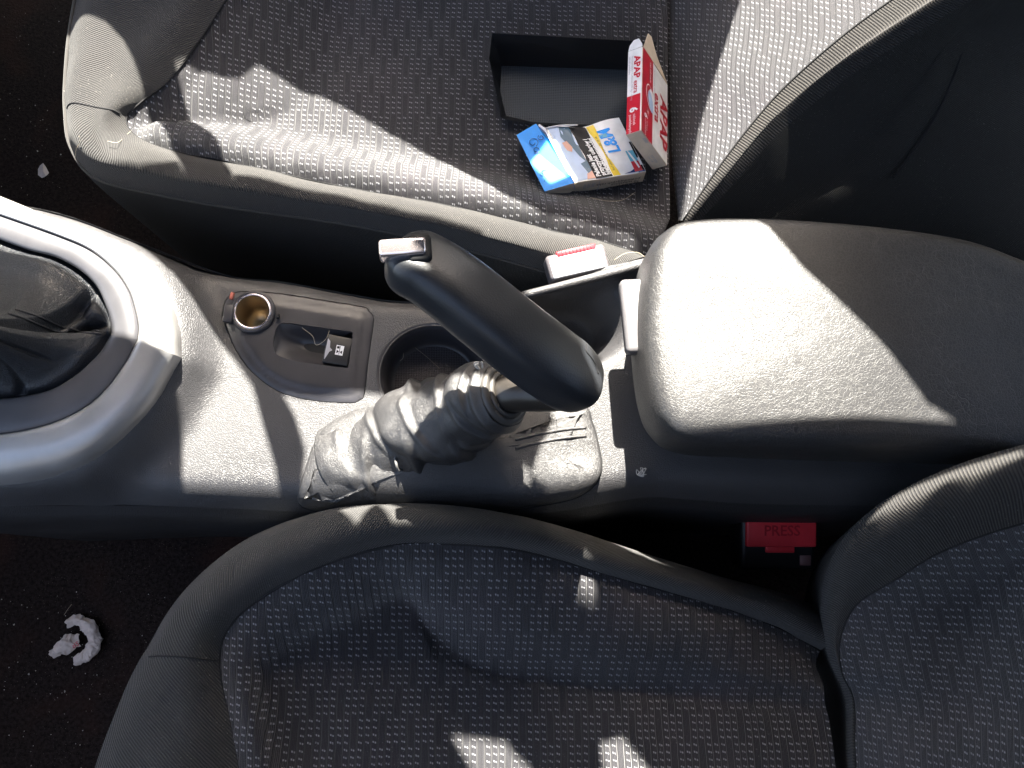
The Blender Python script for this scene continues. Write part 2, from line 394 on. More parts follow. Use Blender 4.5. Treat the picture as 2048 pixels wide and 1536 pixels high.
#OPENINGS cut to place the sun patches
OPEN = [
    [(-0.3937, -0.3758), (-0.3599, -0.3672), (-0.3445, -0.3607), (-0.3299, -0.355), (-0.3132, -0.3423), (-0.3004, -0.3236), (-0.2916, -0.3083), (-0.2896, -0.302), (-0.2756, -0.2863), (-0.2626, -0.269), (-0.2484, -0.2461), (-0.2437, -0.2376), (-0.252, -0.2486), (-0.2814, -0.2413), (-0.3291, -0.2508), (-0.3753, -0.2741)],
    [(-0.2672, -0.3285), (-0.2604, -0.3329), (-0.2464, -0.3368), (-0.2297, -0.3378), (-0.2172, -0.3419), (-0.2075, -0.352), (-0.2015, -0.3568), (-0.1839, -0.3566), (-0.1475, -0.3499), (-0.1054, -0.3337), (-0.0634, -0.3168), (-0.0261, -0.2939), (0.0183, -0.2387), (0.0438, -0.2285), (0.0546, -0.2224), (0.0947, -0.2168), (0.1287, -0.2111), (0.1476, -0.1941), (0.1387, -0.1666), (0.1382, -0.1602), (0.0826, -0.1542), (0.0421, -0.1481), (0.002, -0.2056), (-0.1101, -0.2252), (-0.2059, -0.2391), (-0.201, -0.232), (-0.2208, -0.2674), (-0.2376, -0.287), (-0.2538, -0.3058)],
    [(0.1369, -0.168), (0.1352, -0.1183), (0.0966, -0.1119), (0.1021, -0.1391), (0.101, -0.1671), (0.086, -0.1659)],
    [(0.3067, -0.5176), (0.2422, -0.3952), (0.2362, -0.3711), (0.2301, -0.3617), (0.2197, -0.3415), (0.2085, -0.3205), (0.1972, -0.2985), (0.1903, -0.2769), (0.1848, -0.2635), (0.1813, -0.2496), (0.1764, -0.2341), (0.1839, -0.2345), (0.2126, -0.2428), (0.2423, -0.2537), (0.2721, -0.2593), (0.318, -0.2604), (0.3786, -0.2697), (0.4334, -0.2851), (0.3796, -0.3146)],
    [(0.1206, -0.1213), (0.1384, -0.1259), (0.1602, -0.1248), (0.2009, -0.1246), (0.2088, -0.1147), (0.2297, -0.0892), (0.2558, -0.0668), (0.2821, -0.0454), (0.3092, -0.0193), (0.3291, -0.012), (0.3407, -0.012), (0.3118, -0.012), (0.1885, -0.012), (0.131, -0.012), (0.1429, -0.0423), (0.0884, -0.0422), (0.0772, -0.0619), (0.0581, -0.085), (0.0743, -0.1028), (0.0967, -0.1149), (0.1335, -0.1244), (0.1185, -0.0974)],
    [(-0.2409, -0.1604), (-0.2265, -0.1489), (-0.2112, -0.1357), (-0.1901, -0.1209), (-0.1749, -0.1053), (-0.1651, -0.0836), (-0.1542, -0.0609), (-0.1455, -0.036), (-0.2194, -0.0358), (-0.2237, -0.069), (-0.2267, -0.1123), (-0.2432, -0.142)],
    [(-0.151, -0.1015), (-0.1377, -0.0991), (-0.1221, -0.0984), (-0.0871, -0.1027), (-0.06, -0.0997), (-0.0361, -0.0492), (-0.0186, -0.0495), (0.0105, -0.0357), (0.036, -0.0342), (0.05, -0.0644), (0.0782, -0.1013), (0.0987, -0.115), (0.1011, -0.0707), (0.0961, -0.0422), (0.0651, -0.0393), (0.0333, -0.0544), (0.0315, -0.0254), (0.016, -0.024), (-0.0185, -0.0335), (-0.0551, -0.0312), (-0.0863, -0.0341), (-0.1326, -0.0387), (-0.1306, -0.0695), (-0.1407, -0.0895)],
    [(-0.0997, -0.0239), (-0.0776, -0.028), (-0.064, -0.0267), (-0.0483, -0.0103), (-0.027, 0.0), (-0.027, -0.0324), (-0.027, 0.0), (-0.027, 0.0), (-0.027, 0.0), (-0.0329, 0.0), (-0.0413, 0.0), (-0.0584, 0.0), (-0.0737, -0.0329), (-0.0835, 0.0)],
    [(0.066, -0.0543), (0.066, -0.0458), (0.0736, -0.0014), (0.0799, -0.0015), (0.0906, 0.0049), (0.0918, 0.0108), (0.0755, 0.0076), (0.066, -0.0021), (0.066, -0.001)],
    [(-0.016, 0.0555), (0.0017, 0.0565), (0.0261, 0.0591), (0.0318, 0.0655), (0.0441, 0.0737), (0.0516, 0.0843), (0.0059, 0.0834), (-0.0039, 0.0681)],
    [(0.0991, 0.0595), (0.1085, 0.0585), (0.1164, 0.0569), (0.1236, 0.065), (0.1367, 0.0754), (0.1402, 0.0842), (0.1071, 0.0848), (0.1011, 0.0716)],
    [(0.281, 0.0096), (0.281, 0.0062), (0.281, 0.0072), (0.2916, 0.0072), (0.3107, 0.0193), (0.3388, 0.0383), (0.3371, 0.0463), (0.3173, 0.0385), (0.3092, 0.0277), (0.297, 0.0273), (0.2847, 0.0197)],
    [(0.0465, -0.2835), (0.0627, -0.2977), (0.0686, -0.3025), (0.0749, -0.2895), (0.0865, -0.2711), (0.0838, -0.2689), (0.0632, -0.265)],
    [(-0.0518, -0.0042), (-0.0514, -0.0069), (-0.0383, -0.0074), (-0.0367, -0.0082), (-0.0379, -0.0065), (-0.0504, -0.0046)],
    [(0.1045, -0.12), (0.16, -0.12), (0.16, -0.013), (0.14, -0.013), (0.122, -0.016), (0.1045, -0.03)],
    [(-0.4347, -0.2297), (-0.385, -0.217), (-0.3353, -0.2025), (-0.2943, -0.192), (-0.2645, -0.1752), (-0.2406, -0.157), (-0.2255, -0.133), (-0.224, -0.1126), (-0.2237, -0.087), (-0.2373, -0.0897), (-0.2441, -0.0918), (-0.2657, -0.0955), (-0.2672, -0.1024), (-0.2754, -0.1136), (-0.2916, -0.1283), (-0.3109, -0.1356), (-0.3319, -0.1394), (-0.3555, -0.1452), (-0.4015, -0.1568)],
    [(0.0497, -0.1614), (0.1028, -0.1715), (0.1107, -0.1627), (0.0543, -0.1576)],
]
#END_OPENINGS
TH = Vector((0, -math.sin(SUN_EL), math.cos(SUN_EL))); PD = .74
def blocker_pt(a, t): return Vector((a, 0, 0)) + TH * t + SDIR * PD
def build_blocker():  # added sun blocker, its holes shaped to lay out the lit patches
    out = [(-1.0, -1.0), (1.2, -1.0), (1.2, .85), (-1.0, .85)]
    P = []; E = []
    for poly in [out] + OPEN:
        s = len(P); P += [Vector(p) for p in poly]; E += [(s + i, s + (i + 1) % len(poly)) for i in range(len(poly))]
    r = delaunay_2d_cdt(P, E, [], 0, 1e-6); fs = []
    for f in r[2]:
        c = sum((r[0][i] for i in f), Vector((0, 0))) / len(f)
        if not any(inside(c, h) for h in OPEN): fs.append(tuple(f))
    me = mesh('light_blocker', [blocker_pt(v.x, v.y) for v in r[0]], fs); o = link('light_blocker', me, M['shell'], smooth=False)
    b = bmesh.new(); b.from_mesh(me); bmesh.ops.solidify(b, geom=b.faces[:], thickness=.0025); b.to_mesh(me); b.free()
    tag(o, 'unseen dark sheet with holes, added to shape the sun patches', kind='structure')
build_blocker()
def panel(name, pts, label):  # unseen cabin panels, put in to cut the sky light
    o = link(name, mesh(name, [Vector(q) for q in pts], [(0, 1, 2, 3)]), M['shell'], None, False)
    b = bmesh.new(); b.from_mesh(o.data); bmesh.ops.solidify(b, geom=b.faces[:], thickness=.01); b.to_mesh(o.data); b.free(); tag(o, label, kind='structure')
panel('light_blocker', [(.05, -.75, .83), (1.2, -.75, .83), (1.2, .20, .83), (.05, .20, .83)], 'rear half of the car headliner')
panel('wall', [(-.75, -.76, -.30), (-.75, .85, -.30), (-.75, .85, .08), (-.75, -.76, .08)], 'lower dashboard wall ahead of the seats')
panel('wall', [(1.1, -.76, -.30), (1.1, .30, -.30), (1.1, .30, .50), (1.1, -.76, .50)], 'rear seat wall behind the seats')
panel('wall', [(-.9, -.76, -.30), (1.2, -.76, -.30), (1.2, -.76, .82), (-.9, -.76, .82)], 'closed driver side door lining')
def snap(o, pts, lift=.0006):
    """drop points onto the top of a built mesh so stitching follows its folds"""
    from mathutils.bvhtree import BVHTree
    t = BVHTree.FromPolygons([v.co for v in o.data.vertices], [tuple(p.vertices) for p in o.data.polygons]); out = []
    for p in pts:
        h = t.ray_cast(Vector((p.x, p.y, 1)), Vector((0, 0, -1)))[0]
        out.append(Vector((p.x, p.y, (h.z if h else p.z) + lift)))
    return out
# ------------------------------------------------------------------ passenger seat
ps = thing('car_seat', W(800, 200, -.25), 'dark fabric car seat with medicine and cigarette packs lying on it', 'car seat', 'front car seats')
Bp = [(165, -80), (140, 60), (131, 160), (131, 225), (142, 295), (191, 357), (308, 388), (444, 413), (700, 450), (900, 492), (1080, 540), (1200, 575), (1310, 590)]
Cp = [(320, -80), (255, 60), (212, 150), (190, 222), (186, 272), (228, 318), (322, 345), (450, 369), (700, 413), (900, 451), (1085, 500), (1210, 535), (1310, 560)]
Dp = [(500, -80), (412, 60), (342, 155), (284, 202), (252, 236), (272, 272), (342, 301), (451, 323), (700, 376), (900, 412), (1090, 458), (1215, 486), (1310, 520)]
zB, zC, zD = -.034, .0, -.014
Bw = rowz(Bp, zB); Cw = rowz(Cp, [-.010, -.010, -.008, -.004, -.002] + [0] * 8); Dw = rowz(Dp, zD)
BC = [a.lerp(c, .42) + Vector((0, 0, .012)) for a, c in zip(Bw, Cw)]
CD = [a.lerp(c, .55) + Vector((0, 0, .006)) for a, c in zip(Cw, Dw)]
def soft(amp, sc, seed=0):
    return lambda v, u: v + Vector((0, 0, noise.noise(v * sc + Vector((seed, 0, 0))) * amp))
bol = obj_patch('bolster', [Bw, BC, Cw, CD, Dw], M['twill'], ps, nu=12, nv=5, disp=soft(.003, 30), flip=True)
ctr = W(800, 100, 0)
def drop(r, z, k): return [Vector((p.x + (ctr.x - p.x) * k, p.y + (ctr.y - p.y) * k * 1.4, z)) for p in r]
obj_patch('side_panel', [drop(Bw, -.28, .05), drop(Bw, -.14, .015), drop(Bw, -.06, -.004), [p + Vector((0, 0, .0)) for p in Bw]], M['twill_side'], ps, nu=10, nv=5, flip=True)
tube('piping', [p + Vector((0, 0, .0005)) for p in Bw], .0016, M['twill'], ps, 6, n=6)
tube('seam', [p + Vector((0, 0, -.0004)) for p in Dw], .0009, M['seam'], ps, 6, n=6)
Ep = [(535, -80), (450, 62), (382, 160), (326, 200), (296, 232), (316, 262), (366, 284), (458, 306), (706, 352), (905, 384), (1096, 430), (1220, 458), (1322, 500)]
Fp = [(575, -80), (495, 62), (428, 155), (380, 192), (352, 218), (380, 240), (430, 250), (505, 262), (720, 285), (915, 310), (1100, 350), (1230, 390), (1332, 440)]
Hp = [(620, -200), (640, -195), (660, -190), (685, -180), (715, -170), (750, -160), (790, -155), (840, -150), (930, -150), (1030, -150), (1140, -150), (1260, -150), (1338, -150)]
Ew = rowz(Ep, [-.030, -.030, -.030, -.027, -.018, -.012] + [-.008] * 7); Fw = rowz(Fp, -.040); Hw = rowz(Hp, -.052)
G1 = [a.lerp(c, .35) + Vector((0, 0, -.001)) for a, c in zip(Fw, Hw)]; G2 = [a.lerp(c, .7) for a, c in zip(Fw, Hw)]
DS = spline(Dw, 8); DT = [(p.x, p.y) for p in DS]; iC = 4 * 8
far = [(p.x, p.y) for p in P3([(1338, 440, -.05), (1336, 150, -.05), (1334, -200, -.05), (900, -230, -.05), (520, -200, -.05)])]
def seat_z(x, y):
    d = 9; bi = 0
    for i in range(1, len(DT)):
        q = dseg((x, y), DT[i - 1], DT[i])
        if q < d: d = q; bi = i
    k = sm((bi - iC - 2) / 12.); p = DS[bi]
    zl = -.016 - .008 * sm(d / .012) - .026 * sm(d / .10)
    zr = -.014 + .0075 * sm(d / .009) - .043 * sm((d - .012) / .055)
    z = zl * (1 - k) + zr * k
    return z + noise.noise(Vector((x * 20, y * 20, 3))) * .0025 + noise.noise(Vector((x * 55, y * 55, 7))) * .0006
vs, fs = plate(DT + far, [], .0058, seat_z)
link('seat', mesh('seat', vs, fs), M['dots'], ps)
# seam across the front corner of the bolster
tube('bolster_seam', snap(bol, resample([W(134, 217, -.02), W(155, 211, -.012), W(185, 211, -.003), W(215, 218, -.001), W(240, 229, -.009)], 16), .0001), .0007, M['seam'], ps, 6)
# backrest
K0 = P3([(1358, 452, -.06), (1345, 330, -.06), (1342, 230, -.06), (1338, 120, -.06), (1336, 20, -.06), (1332, -110, -.06), (1330, -260, -.06)])
K2 = P3([(1366, 441, -.02), (1430, 345, .001), (1500, 252, .020), (1575, 168, .038), (1697, 62, .064), (1850, -50, .088), (2020, -190, .110)])
K1 = [a.lerp(c, .45) + Vector((-.004, 0, .006)) for a, c in zip(K0, K2)]
obj_patch('backrest', [K0, K1, K2], M['dots_back'], ps, nu=12, nv=12, flip=False)
K3 = P3([(1378, 446, -.020), (1445, 360, .002), (1520, 268, .021), (1598, 192, .039), (1720, 98, .065), (1880, -5, .088), (2060, -130, .110)])
K4 = P3([(1384, 458, -.026), (1460, 376, -.005), (1540, 285, .014), (1622, 211, .032), (1750, 118, .058), (1918, 15, .080), (2110, -100, .100)])
Kc = [a.lerp(c, .5) + Vector((-.001, -.001, .004)) for a, c in zip(K2, K4)]
obj_patch('backrest_bolster', [K2, Kc, K3, K4], M['rib'], ps, nu=12, nv=5)
tube('backrest_seam', K2, .0008, M['seam'], ps, 6, n=6)
K5 = P3([(1400, 480, -.06), (1560, 480, -.06), (1680, 440, -.045), (1790, 345, -.02), (1880, 215, .01), (1960, 60, .04), (2150, -60, .06)])
K6 = P3([(1420, 520, -.14), (1700, 560, -.16), (1900, 560, -.16), (2060, 520, -.15), (2130, 380, -.12), (2180, 160, -.08), (2300, 20, -.04)])
K45 = [a.lerp(c, .5) + Vector((0, 0, -.004)) for a, c in zip(K4, K5)]
obj_patch('backrest_side', [K4, K45, K5, K6], M['twill_side'], ps, nu=10, nv=8)
tube('side_seam', P3([(1785, 350, -.019), (1796, 344, -.018), (1871, 232, .0065), (1920, 116, .030), (1941, 16, .046), (1955, -40, .055)]), .0013, M['seam'], ps, 6)
# rear seat seen past the backrest
rs = obj_patch('rear_seat', [P3([(1700, 560, -.16), (1900, 540, -.16), (2250, 520, -.16)]), P3([(1700, 380, -.16), (1900, 380, -.16), (2250, 380, -.16)]), P3([(1700, 250, -.17), (1900, 250, -.17), (2250, 250, -.17)])], M['dots'], None, nu=8, nv=6)
tag(rs, 'dark dotted rear seat cushion edge behind the front seat backrest', 'rear seat')
# ------------------------------------------------------------------ driver seat
ds = thing('car_seat', W(900, 1400, -.25), 'dark fabric car seat in front of the handbrake, empty, with small sun patches', 'car seat', 'front car seats')
Bd = [(150, 1640), (225, 1440), (290, 1300), (375, 1175), (490, 1080), (640, 1022), (770, 1008), (880, 1009), (1000, 1024), (1120, 1052), (1270, 1100), (1430, 1150), (1590, 1195), (1680, 1250)]
Dd = [(500, 1640), (462, 1450), (438, 1320), (462, 1248), (530, 1190), (640, 1132), (770, 1094), (880, 1087), (1000, 1095), (1110, 1117), (1240, 1158), (1400, 1202), (1540, 1250), (1640, 1300)]
Cd = [(a[0] * .5 + b[0] * .5, a[1] * .56 + b[1] * .44) for a, b in zip(Bd, Dd)]
zC = [-.004, -.004, .0, .008, .020, .034, .040, .041, .038, .024, .010, -.006, -.026, -.045]
Bw = rowz(Bd, [q - .026 for q in zC]); Cw = rowz(Cd, zC); Dw = rowz(Dd, [q - .015 for q in zC])
BC = [a.lerp(c, .4) + Vector((0, 0, .006)) for a, c in zip(Bw, Cw)]
CD = [a.lerp(c, .55) + Vector((0, 0, .005)) for a, c in zip(Cw, Dw)]
bol = obj_patch('bolster', [Bw, BC, Cw, CD, Dw], M['twill'], ds, nu=12, nv=5, disp=soft(.003, 30, 9))
ctr2 = W(1000, 1500, 0)
def drop2(r, z, k): return [Vector((p.x + (ctr2.x - p.x) * k, p.y + (ctr2.y - p.y) * k, z)) for p in r]
obj_patch('side_panel', [drop2(Bw, -.29, .10), drop2(Bw, -.14, .04), drop2(Bw, -.06, .005), Bw], M['twill_side'], ds, nu=10, nv=5)
tube('seam', [p + Vector((0, 0, -.0010)) for p in Dw], .0014, M['seam'], ds, 6, n=6)
tube('bolster_seam', snap(bol, resample([W(295, 1314, -.015), W(320, 1311, -.01), W(360, 1312, -.0035), W(400, 1316, -.0055), W(436, 1322, -.014)], 16), .0001), .0006, M['seam'], ds, 6)
Ed = [(530, 1640), (490, 1455), (468, 1330), (490, 1268), (552, 1214), (660, 1162), (790, 1128), (895, 1130), (1010, 1140), (1115, 1165), (1245, 1205), (1400, 1245), (1530, 1285), (1632, 1330)]
Fd = [(590, 1640), (560, 1480), (545, 1380), (570, 1330), (630, 1290), (715, 1255), (812, 1215), (872, 1270), (965, 1325), (1090, 1350), (1220, 1368), (1380, 1385), (1520, 1400), (1650, 1410)]
Gd = [(640, 1640), (630, 1530), (625, 1450), (650, 1400), (700, 1365), (770, 1340), (850, 1320), (890, 1340), (975, 1370), (1095, 1392), (1225, 1410), (1382, 1425), (1525, 1440), (1660, 1450)]
Hd = [(720, 1720), (730, 1700), (740, 1700), (760, 1700), (800, 1700), (850, 1700), (900, 1700), (940, 1700), (1020, 1700), (1120, 1700), (1240, 1700), (1390, 1700), (1530, 1700), (1680, 1700)]
Ew = rowz(Ed, [q - .012 - .3 * max(0, q) for q in zC]); zF = [-.03, -.032, -.034, -.036, -.038, -.040, -.044] + [-.055] * 7; Fw = rowz(Fd, zF)
Gw = rowz(Gd, [-.036, -.038, -.040, -.042, -.044, -.048, -.050] + [-.052] * 7); Hw = rowz(Hd, -.048)
obj_patch('seat', [Dw, Ew, [a.lerp(b, .5) + Vector((0, 0, .005)) for a, b in zip(Ew, Fw)], Fw, Gw, [a.lerp(b, .4) + Vector((0, 0, .004)) for a, b in zip(Gw, Hw)], Hw], M['dots'], ds, nu=12, nv=7, disp=soft(.0022, 22, 3))
# backrest
Q0 = P3([(1700, 1640, -.06), (1692, 1500, -.06), (1690, 1400, -.06), (1662, 1330, -.055), (1642, 1255, -.05), (1648, 1160, -.02), (1688, 1075, .02), (1770, 1000, .06), (1900, 935, .10), (2060, 885, .14), (2200, 850, .18)])
Q1 = P3([(1704, 1640, -.05), (1697, 1500, -.05), (1696, 1400, -.048), (1669, 1331, -.04), (1652, 1257, -.030), (1664, 1170, .0), (1705, 1096, .038), (1785, 1026, .075), (1915, 966, .113), (2070, 916, .152), (2205, 880, .19)])
Q2 = P3([(1718, 1640, -.035), (1710, 1500, -.035), (1708, 1402, -.035), (1684, 1345, -.028), (1680, 1280, -.018), (1712, 1210, .006), (1790, 1160, .038), (1870, 1110, .07), (1970, 1070, .10), (2090, 1035, .135), (2220, 1000, .175)])
Q3 = P3([(1990, 1640, .055), (1985, 1520, .055), (1980, 1420, .048), (1980, 1350, .052), (1985, 1290, .058), (2000, 1225, .065), (2025, 1180, .075), (2060, 1140, .09), (2110, 1105, .108), (2170, 1070, .13), (2240, 1035, .165)])
Q4 = P3([(2350, 1640, .15), (2350, 1530, .15), (2350, 1430, .145), (2350, 1370, .15), (2350, 1310, .155), (2350, 1250, .16), (2350, 1205, .165), (2350, 1165, .17), (2350, 1125, .18), (2350, 1090, .19), (2350, 1050, .21)])
obj_patch('backrest_bolster', [Q0, Q1, [a.lerp(b, .5) + Vector((-.002, .002, .006)) for a, b in zip(Q1, Q2)], Q2], M['rib'], ds, nu=10, nv=5, flip=True)
obj_patch('backrest', [Q2, [a.lerp(b, .45) + Vector((0, 0, .004)) for a, b in zip(Q2, Q3)], Q3, Q4], M['dots_tilt'], ds, nu=10, nv=8, flip=True)
tube('backrest_seam', Q2, .0007, M['seam'], ds, 6, n=6)
Q00 = [p + Vector((.05, -.01, -.16)) for p in Q0]
obj_patch('backrest_side', [Q00, Q0], M['twill_side'], ds, nu=8, nv=5, flip=True)
# ------------------------------------------------------------------ centre console
cc = thing('center_console', W(700, 800, -.2), 'grained dark plastic console between the two seats with a cup holder', 'console')
top_edge = [(-200, 400), (100, 440), (280, 500), (440, 545), (560, 560), (700, 586), (800, 600), (960, 598), (1075, 570), (1290, 522), (1420, 500), (1600, 520), (2300, 540)]
bot_edge = [(2300, 1010), (1600, 1005), (1400, 995), (1300, 990), (1150, 1015), (1000, 1030), (850, 1035), (600, 1020), (370, 1010), (180, 1008), (0, 1012), (-200, 1020)]
TE = [W(*p, 0) for p in top_edge]; BE = [W(*p, 0) for p in bot_edge]
TEs = spline(TE, 6); BEs = spline(BE, 6)
outl = [(p.x, p.y) for p in TEs + BEs]
ringo = [(-200, 330), (0, 396), (101, 436), (202, 469), (262, 505), (312, 553), (347, 608), (364, 663), (367, 719), (350, 747), (318, 804), (278, 852), (222, 902), (160, 941), (81, 965), (0, 973), (-200, 985)]
ringw = [tuple(W(*p, .012).xy) for p in ringo]
BEt = [(p.x, p.y) for p in BEs]; TEt = [(p.x, p.y) for p in TEs]
rc2 = W(1120, 655, -.02)
def cz(x, y):
    z = 0.0
    q = (x, y)
    if x < -.16:
        d = 0 if inside(q, ringw) else dpoly(q, ringw)
        z += .026 * sm(1 - d / .035) ** 1.3
    d = dpoly(q, BEt, False)
    if d < .022: z -= .020 * (1 - d / .022) ** 2
    d = dpoly(q, TEt, False)
    if x > .02 and d < .012: z += .018 * sm(1 - abs(d - .005) / .009) * sm((x - .02) / .03)
    elif d < .010: z -= .008 * (1 - d / .010) ** 2
    r = math.hypot((x - rc2.x) / .047, (y - rc2.y) / .035)       # second, softer bin
    if r < 1.25: z -= .060 * sm((1.25 - r) / .62)
    return z + noise.noise(Vector((x * 12, y * 12, 0))) * .001
cup_c = W(865, 748, 0); CR = .0415
cup = [(cup_c.x + CR * math.cos(a * math.pi / 24), cup_c.y + CR * .97 * math.sin(a * math.pi / 24)) for a in range(48)]
panel_px = [(446, 627), (450, 643), (464, 683), (478, 709), (504, 743), (543, 774), (578, 790), (631, 801), (701, 805), (719, 799), (728, 787), (736, 718), (746, 648), (745, 632), (736, 621), (724, 614), (631, 599), (561, 588), (499, 583), (470, 586), (452, 600)]
pan = spline([W(*p, 0) for p in panel_px], 3, True)
if area2(pan) < 0: pan.reverse()
panh = [tuple(p.xy) for p in inset_ring(pan, -.0006)]
vs, fs = plate(outl, [cup, panh], .0052, cz, wall=0)
body = link('console_body', mesh('console_body', vs, fs), M['console'], cc)
tube('bin_rim', [Vector((p.x, p.y, p.z)) for p in P3([(1035, 596, .006), (1060, 588, .012), (1120, 573, .015), (1200, 552, .016), (1300, 525, .016)])], .0036, M['console'], cc, 12, n=8)
# walls of the console down to the floor
def wallrow(r, dz, dy): return [Vector((p.x, p.y + dy, cz(p.x, p.y) + dz)) for p in r]
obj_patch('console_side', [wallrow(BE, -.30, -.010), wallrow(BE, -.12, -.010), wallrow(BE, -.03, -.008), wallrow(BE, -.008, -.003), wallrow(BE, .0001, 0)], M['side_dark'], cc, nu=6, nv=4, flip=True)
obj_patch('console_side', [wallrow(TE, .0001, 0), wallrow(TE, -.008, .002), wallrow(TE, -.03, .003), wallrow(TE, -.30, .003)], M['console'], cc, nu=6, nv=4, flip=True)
# cup holder: rolled rim, wall, floor, ribbed mat
vs = []; fs = []; S = 64
profc = [(.0445, .0004), (.0430, .0006), (.0412, -.0010), (.0400, -.0050), (.0392, -.014), (.0385, -.024), (.0370, -.031), (.034, -.034), (.033, -.034)]
for r, z in profc:
    for k in range(S):
        a = 2 * math.pi * k / S; vs.append(Vector((cup_c.x + r * math.cos(a), cup_c.y + r * .97 * math.sin(a), z + (cz(cup_c.x + r * math.cos(a), cup_c.y + r * .97 * math.sin(a)) if z > -.002 else 0))))
for j in range(len(profc) - 1):
    for k in range(S): fs.append((j * S + k, j * S + (k + 1) % S, (j + 1) * S + (k + 1) % S, (j + 1) * S + k))
ch = link('cup_holder', mesh('cup_holder', vs, fs), M['smooth'], cc)
vs = [Vector((cup_c.x + .0334 * math.cos(2 * math.pi * k / S), cup_c.y + .0324 * math.sin(2 * math.pi * k / S), -.0335)) for k in range(S)]
link('cup_mat', mesh('cup_mat', vs, [tuple(range(S))]), M['rubber'], ch, False)
# switch panel
rec_px = [(550, 703), (557, 712), (569, 717), (596, 725), (640, 731), (690, 737), (698, 733), (702, 705), (706, 672), (701, 665), (657, 659), (596, 650), (569, 648), (556, 655), (549, 680)]
sock_c = W(508, 626, .001); SR = .0152
rec = [tuple(p.xy) for p in spline([W(*p, 0) for p in rec_px], 3, True)]
sck = [(sock_c.x + SR * math.cos(a * math.pi / 20), sock_c.y + SR * math.sin(a * math.pi / 20)) for a in range(40)]
pant = [tuple(p.xy) for p in pan]
def pz(x, y):
    d = dpoly((x, y), pant); return .0012 - .0014 * sm(1 - d / .0025) + .0016 * sm((d - .006) / .004)
vs, fs = plate(pant, [rec, sck], .0028, pz, wall=.003)
pn = link('switch_panel', mesh('switch_panel', vs, fs), M['smooth'], cc)
vs, fs = plate([tuple(p.xy) for p in inset_ring(pan, -.002)], [sck], .02, lambda x, y: -.012)
link('panel_recess', mesh('panel_recess', vs, fs), M['black'], pn, False)
# finger ramp of the recess, with its side walls
def rp(px, py, z): return W(px, py, z)
link('finger_ramp', mesh('finger_ramp', *patch([P3([(548, 700, .002), (560, 714, .0015), (640, 733, .001), (700, 740, .0)]), P3([(549, 680, .0015), (566, 690, -.004), (610, 705, -.0105), (660, 712, -.0115)]), P3([(550, 660, .0015), (566, 670, -.004), (610, 680, -.0105), (660, 690, -.0115)]), P3([(555, 650, .0015), (575, 648, .0012), (640, 655, .001), (704, 663, .0)])], 6, 6)[:2]), M['smooth'], pn)
def frame_from(o, ux, vy):
    ux = ux.normalized(); n = ux.cross(vy).normalized(); vy = n.cross(ux)
    m = Matrix((ux, vy, n)).transposed().to_4x4(); m.translation = o; return m
sw = frame_from(W(676, 702, -.0012), W(704, 707, 0) - W(649, 698, 0), W(673, 670, 0) - W(669, 736, 0))
s1 = rbox('window_switch', (.0205, .0235, .006), sw @ Matrix.Rotation(math.radians(5), 4, 'Y'), M['dark'], pn, .0012, 3)
sw2 = sw @ Matrix.Rotation(math.radians(5), 4, 'Y') @ Matrix.Translation((.0015, 0, .00315))
def quad(a, b, c, d): return [Vector(a), Vector(b), Vector(c), Vector(d)]
def flat(name, polys, M4, mats, parent, thick=0):
    """printed shapes lying on a surface: polys = (2D points, material index, lift)"""
    parts = [([M4 @ Vector((x, y, z)) for x, y in p], [tuple(range(len(p)))], k) for p, k, z in polys]
    return join_mesh(name, parts, mats, parent)
flat('switch_symbol', [([(-.003, -.004), (.003, -.004), (.003, .004), (-.003, .004)], 0, 0), ([(-.0022, .0002), (-.0022, -.0028), (-.0002, -.0013)], 1, .0001), ([(.0022, .0002), (.0022, -.0028), (.0004, -.0013)], 1, .0001), ([(-.0024, .0032), (-.0024, .0012), (-.0004, .0012), (-.0004, .0032)], 1, .0001), ([(-.0002, -.0035), (.0002, -.0035), (.0002, .0035), (-.0002, .0035)], 1, .0001)], sw2, [M['white'], M['ink']], s1)
flat('worn_paint', [([(-.0098, .008), (-.0075, .006), (-.0068, .001), (-.0045, -.001), (-.0065, -.0025), (-.0078, -.006), (-.0092, -.0095), (-.0098, -.004)], 0, .0001)], sw2 @ Matrix.Translation((-.001, 0, 0)), [M['grey']], s1)
# power socket
so_ = tube('power_socket', [sock_c + Vector((.0158 * math.cos(a * math.pi / 16), .0158 * math.sin(a * math.pi / 16), .0030)) for a in range(32)], .0019, M['smooth'], pn, 10, closed=True, n=2)
tube('socket_rim', [sock_c + Vector((.0140 * math.cos(a * math.pi / 16), .0140 * math.sin(a * math.pi / 16), .0044)) for a in range(32)], .0009, M['chrome'], so_, 8, closed=True, n=2)
vs = []; fs = []
for j, (r, z) in enumerate([(.0138, .0044), (.0134, .001), (.0132, -.012), (.0130, -.020), (.0128, -.030), (0.0001, -.030)]):
    for k in range(40): a = 2 * math.pi * k / 40; vs.append(sock_c + Vector((r * math.cos(a), r * math.sin(a), z)))
    if j:
        for k in range(40): fs.append(((j - 1) * 40 + k, (j - 1) * 40 + (k + 1) % 40, j * 40 + (k + 1) % 40, j * 40 + k))
link('socket_barrel', mesh('socket_barrel', vs, fs), M['brass'], so_)
for dy, ww in ((-.002, .006), (-.006, .003)):
    rbox('contact_slot', (ww, .0014, .003), Matrix.Translation(sock_c + Vector((.002, dy, -.0285))), M['black'], so_, 0)
tb = frame_from(W(458, 628, .005), W(470, 629, 0) - W(446, 627, 0), W(461, 610, 0) - W(457, 645, 0))
rbox('socket_tab', (.0075, .0145, .006), tb, M['smooth'], so_, .001)
rbox('pink_tab', (.0028, .006, .003), Matrix.Translation(W(464, 592, .006)) @ Matrix.Rotation(-.2, 4, 'Z'), M['pink'], so_, .0007)
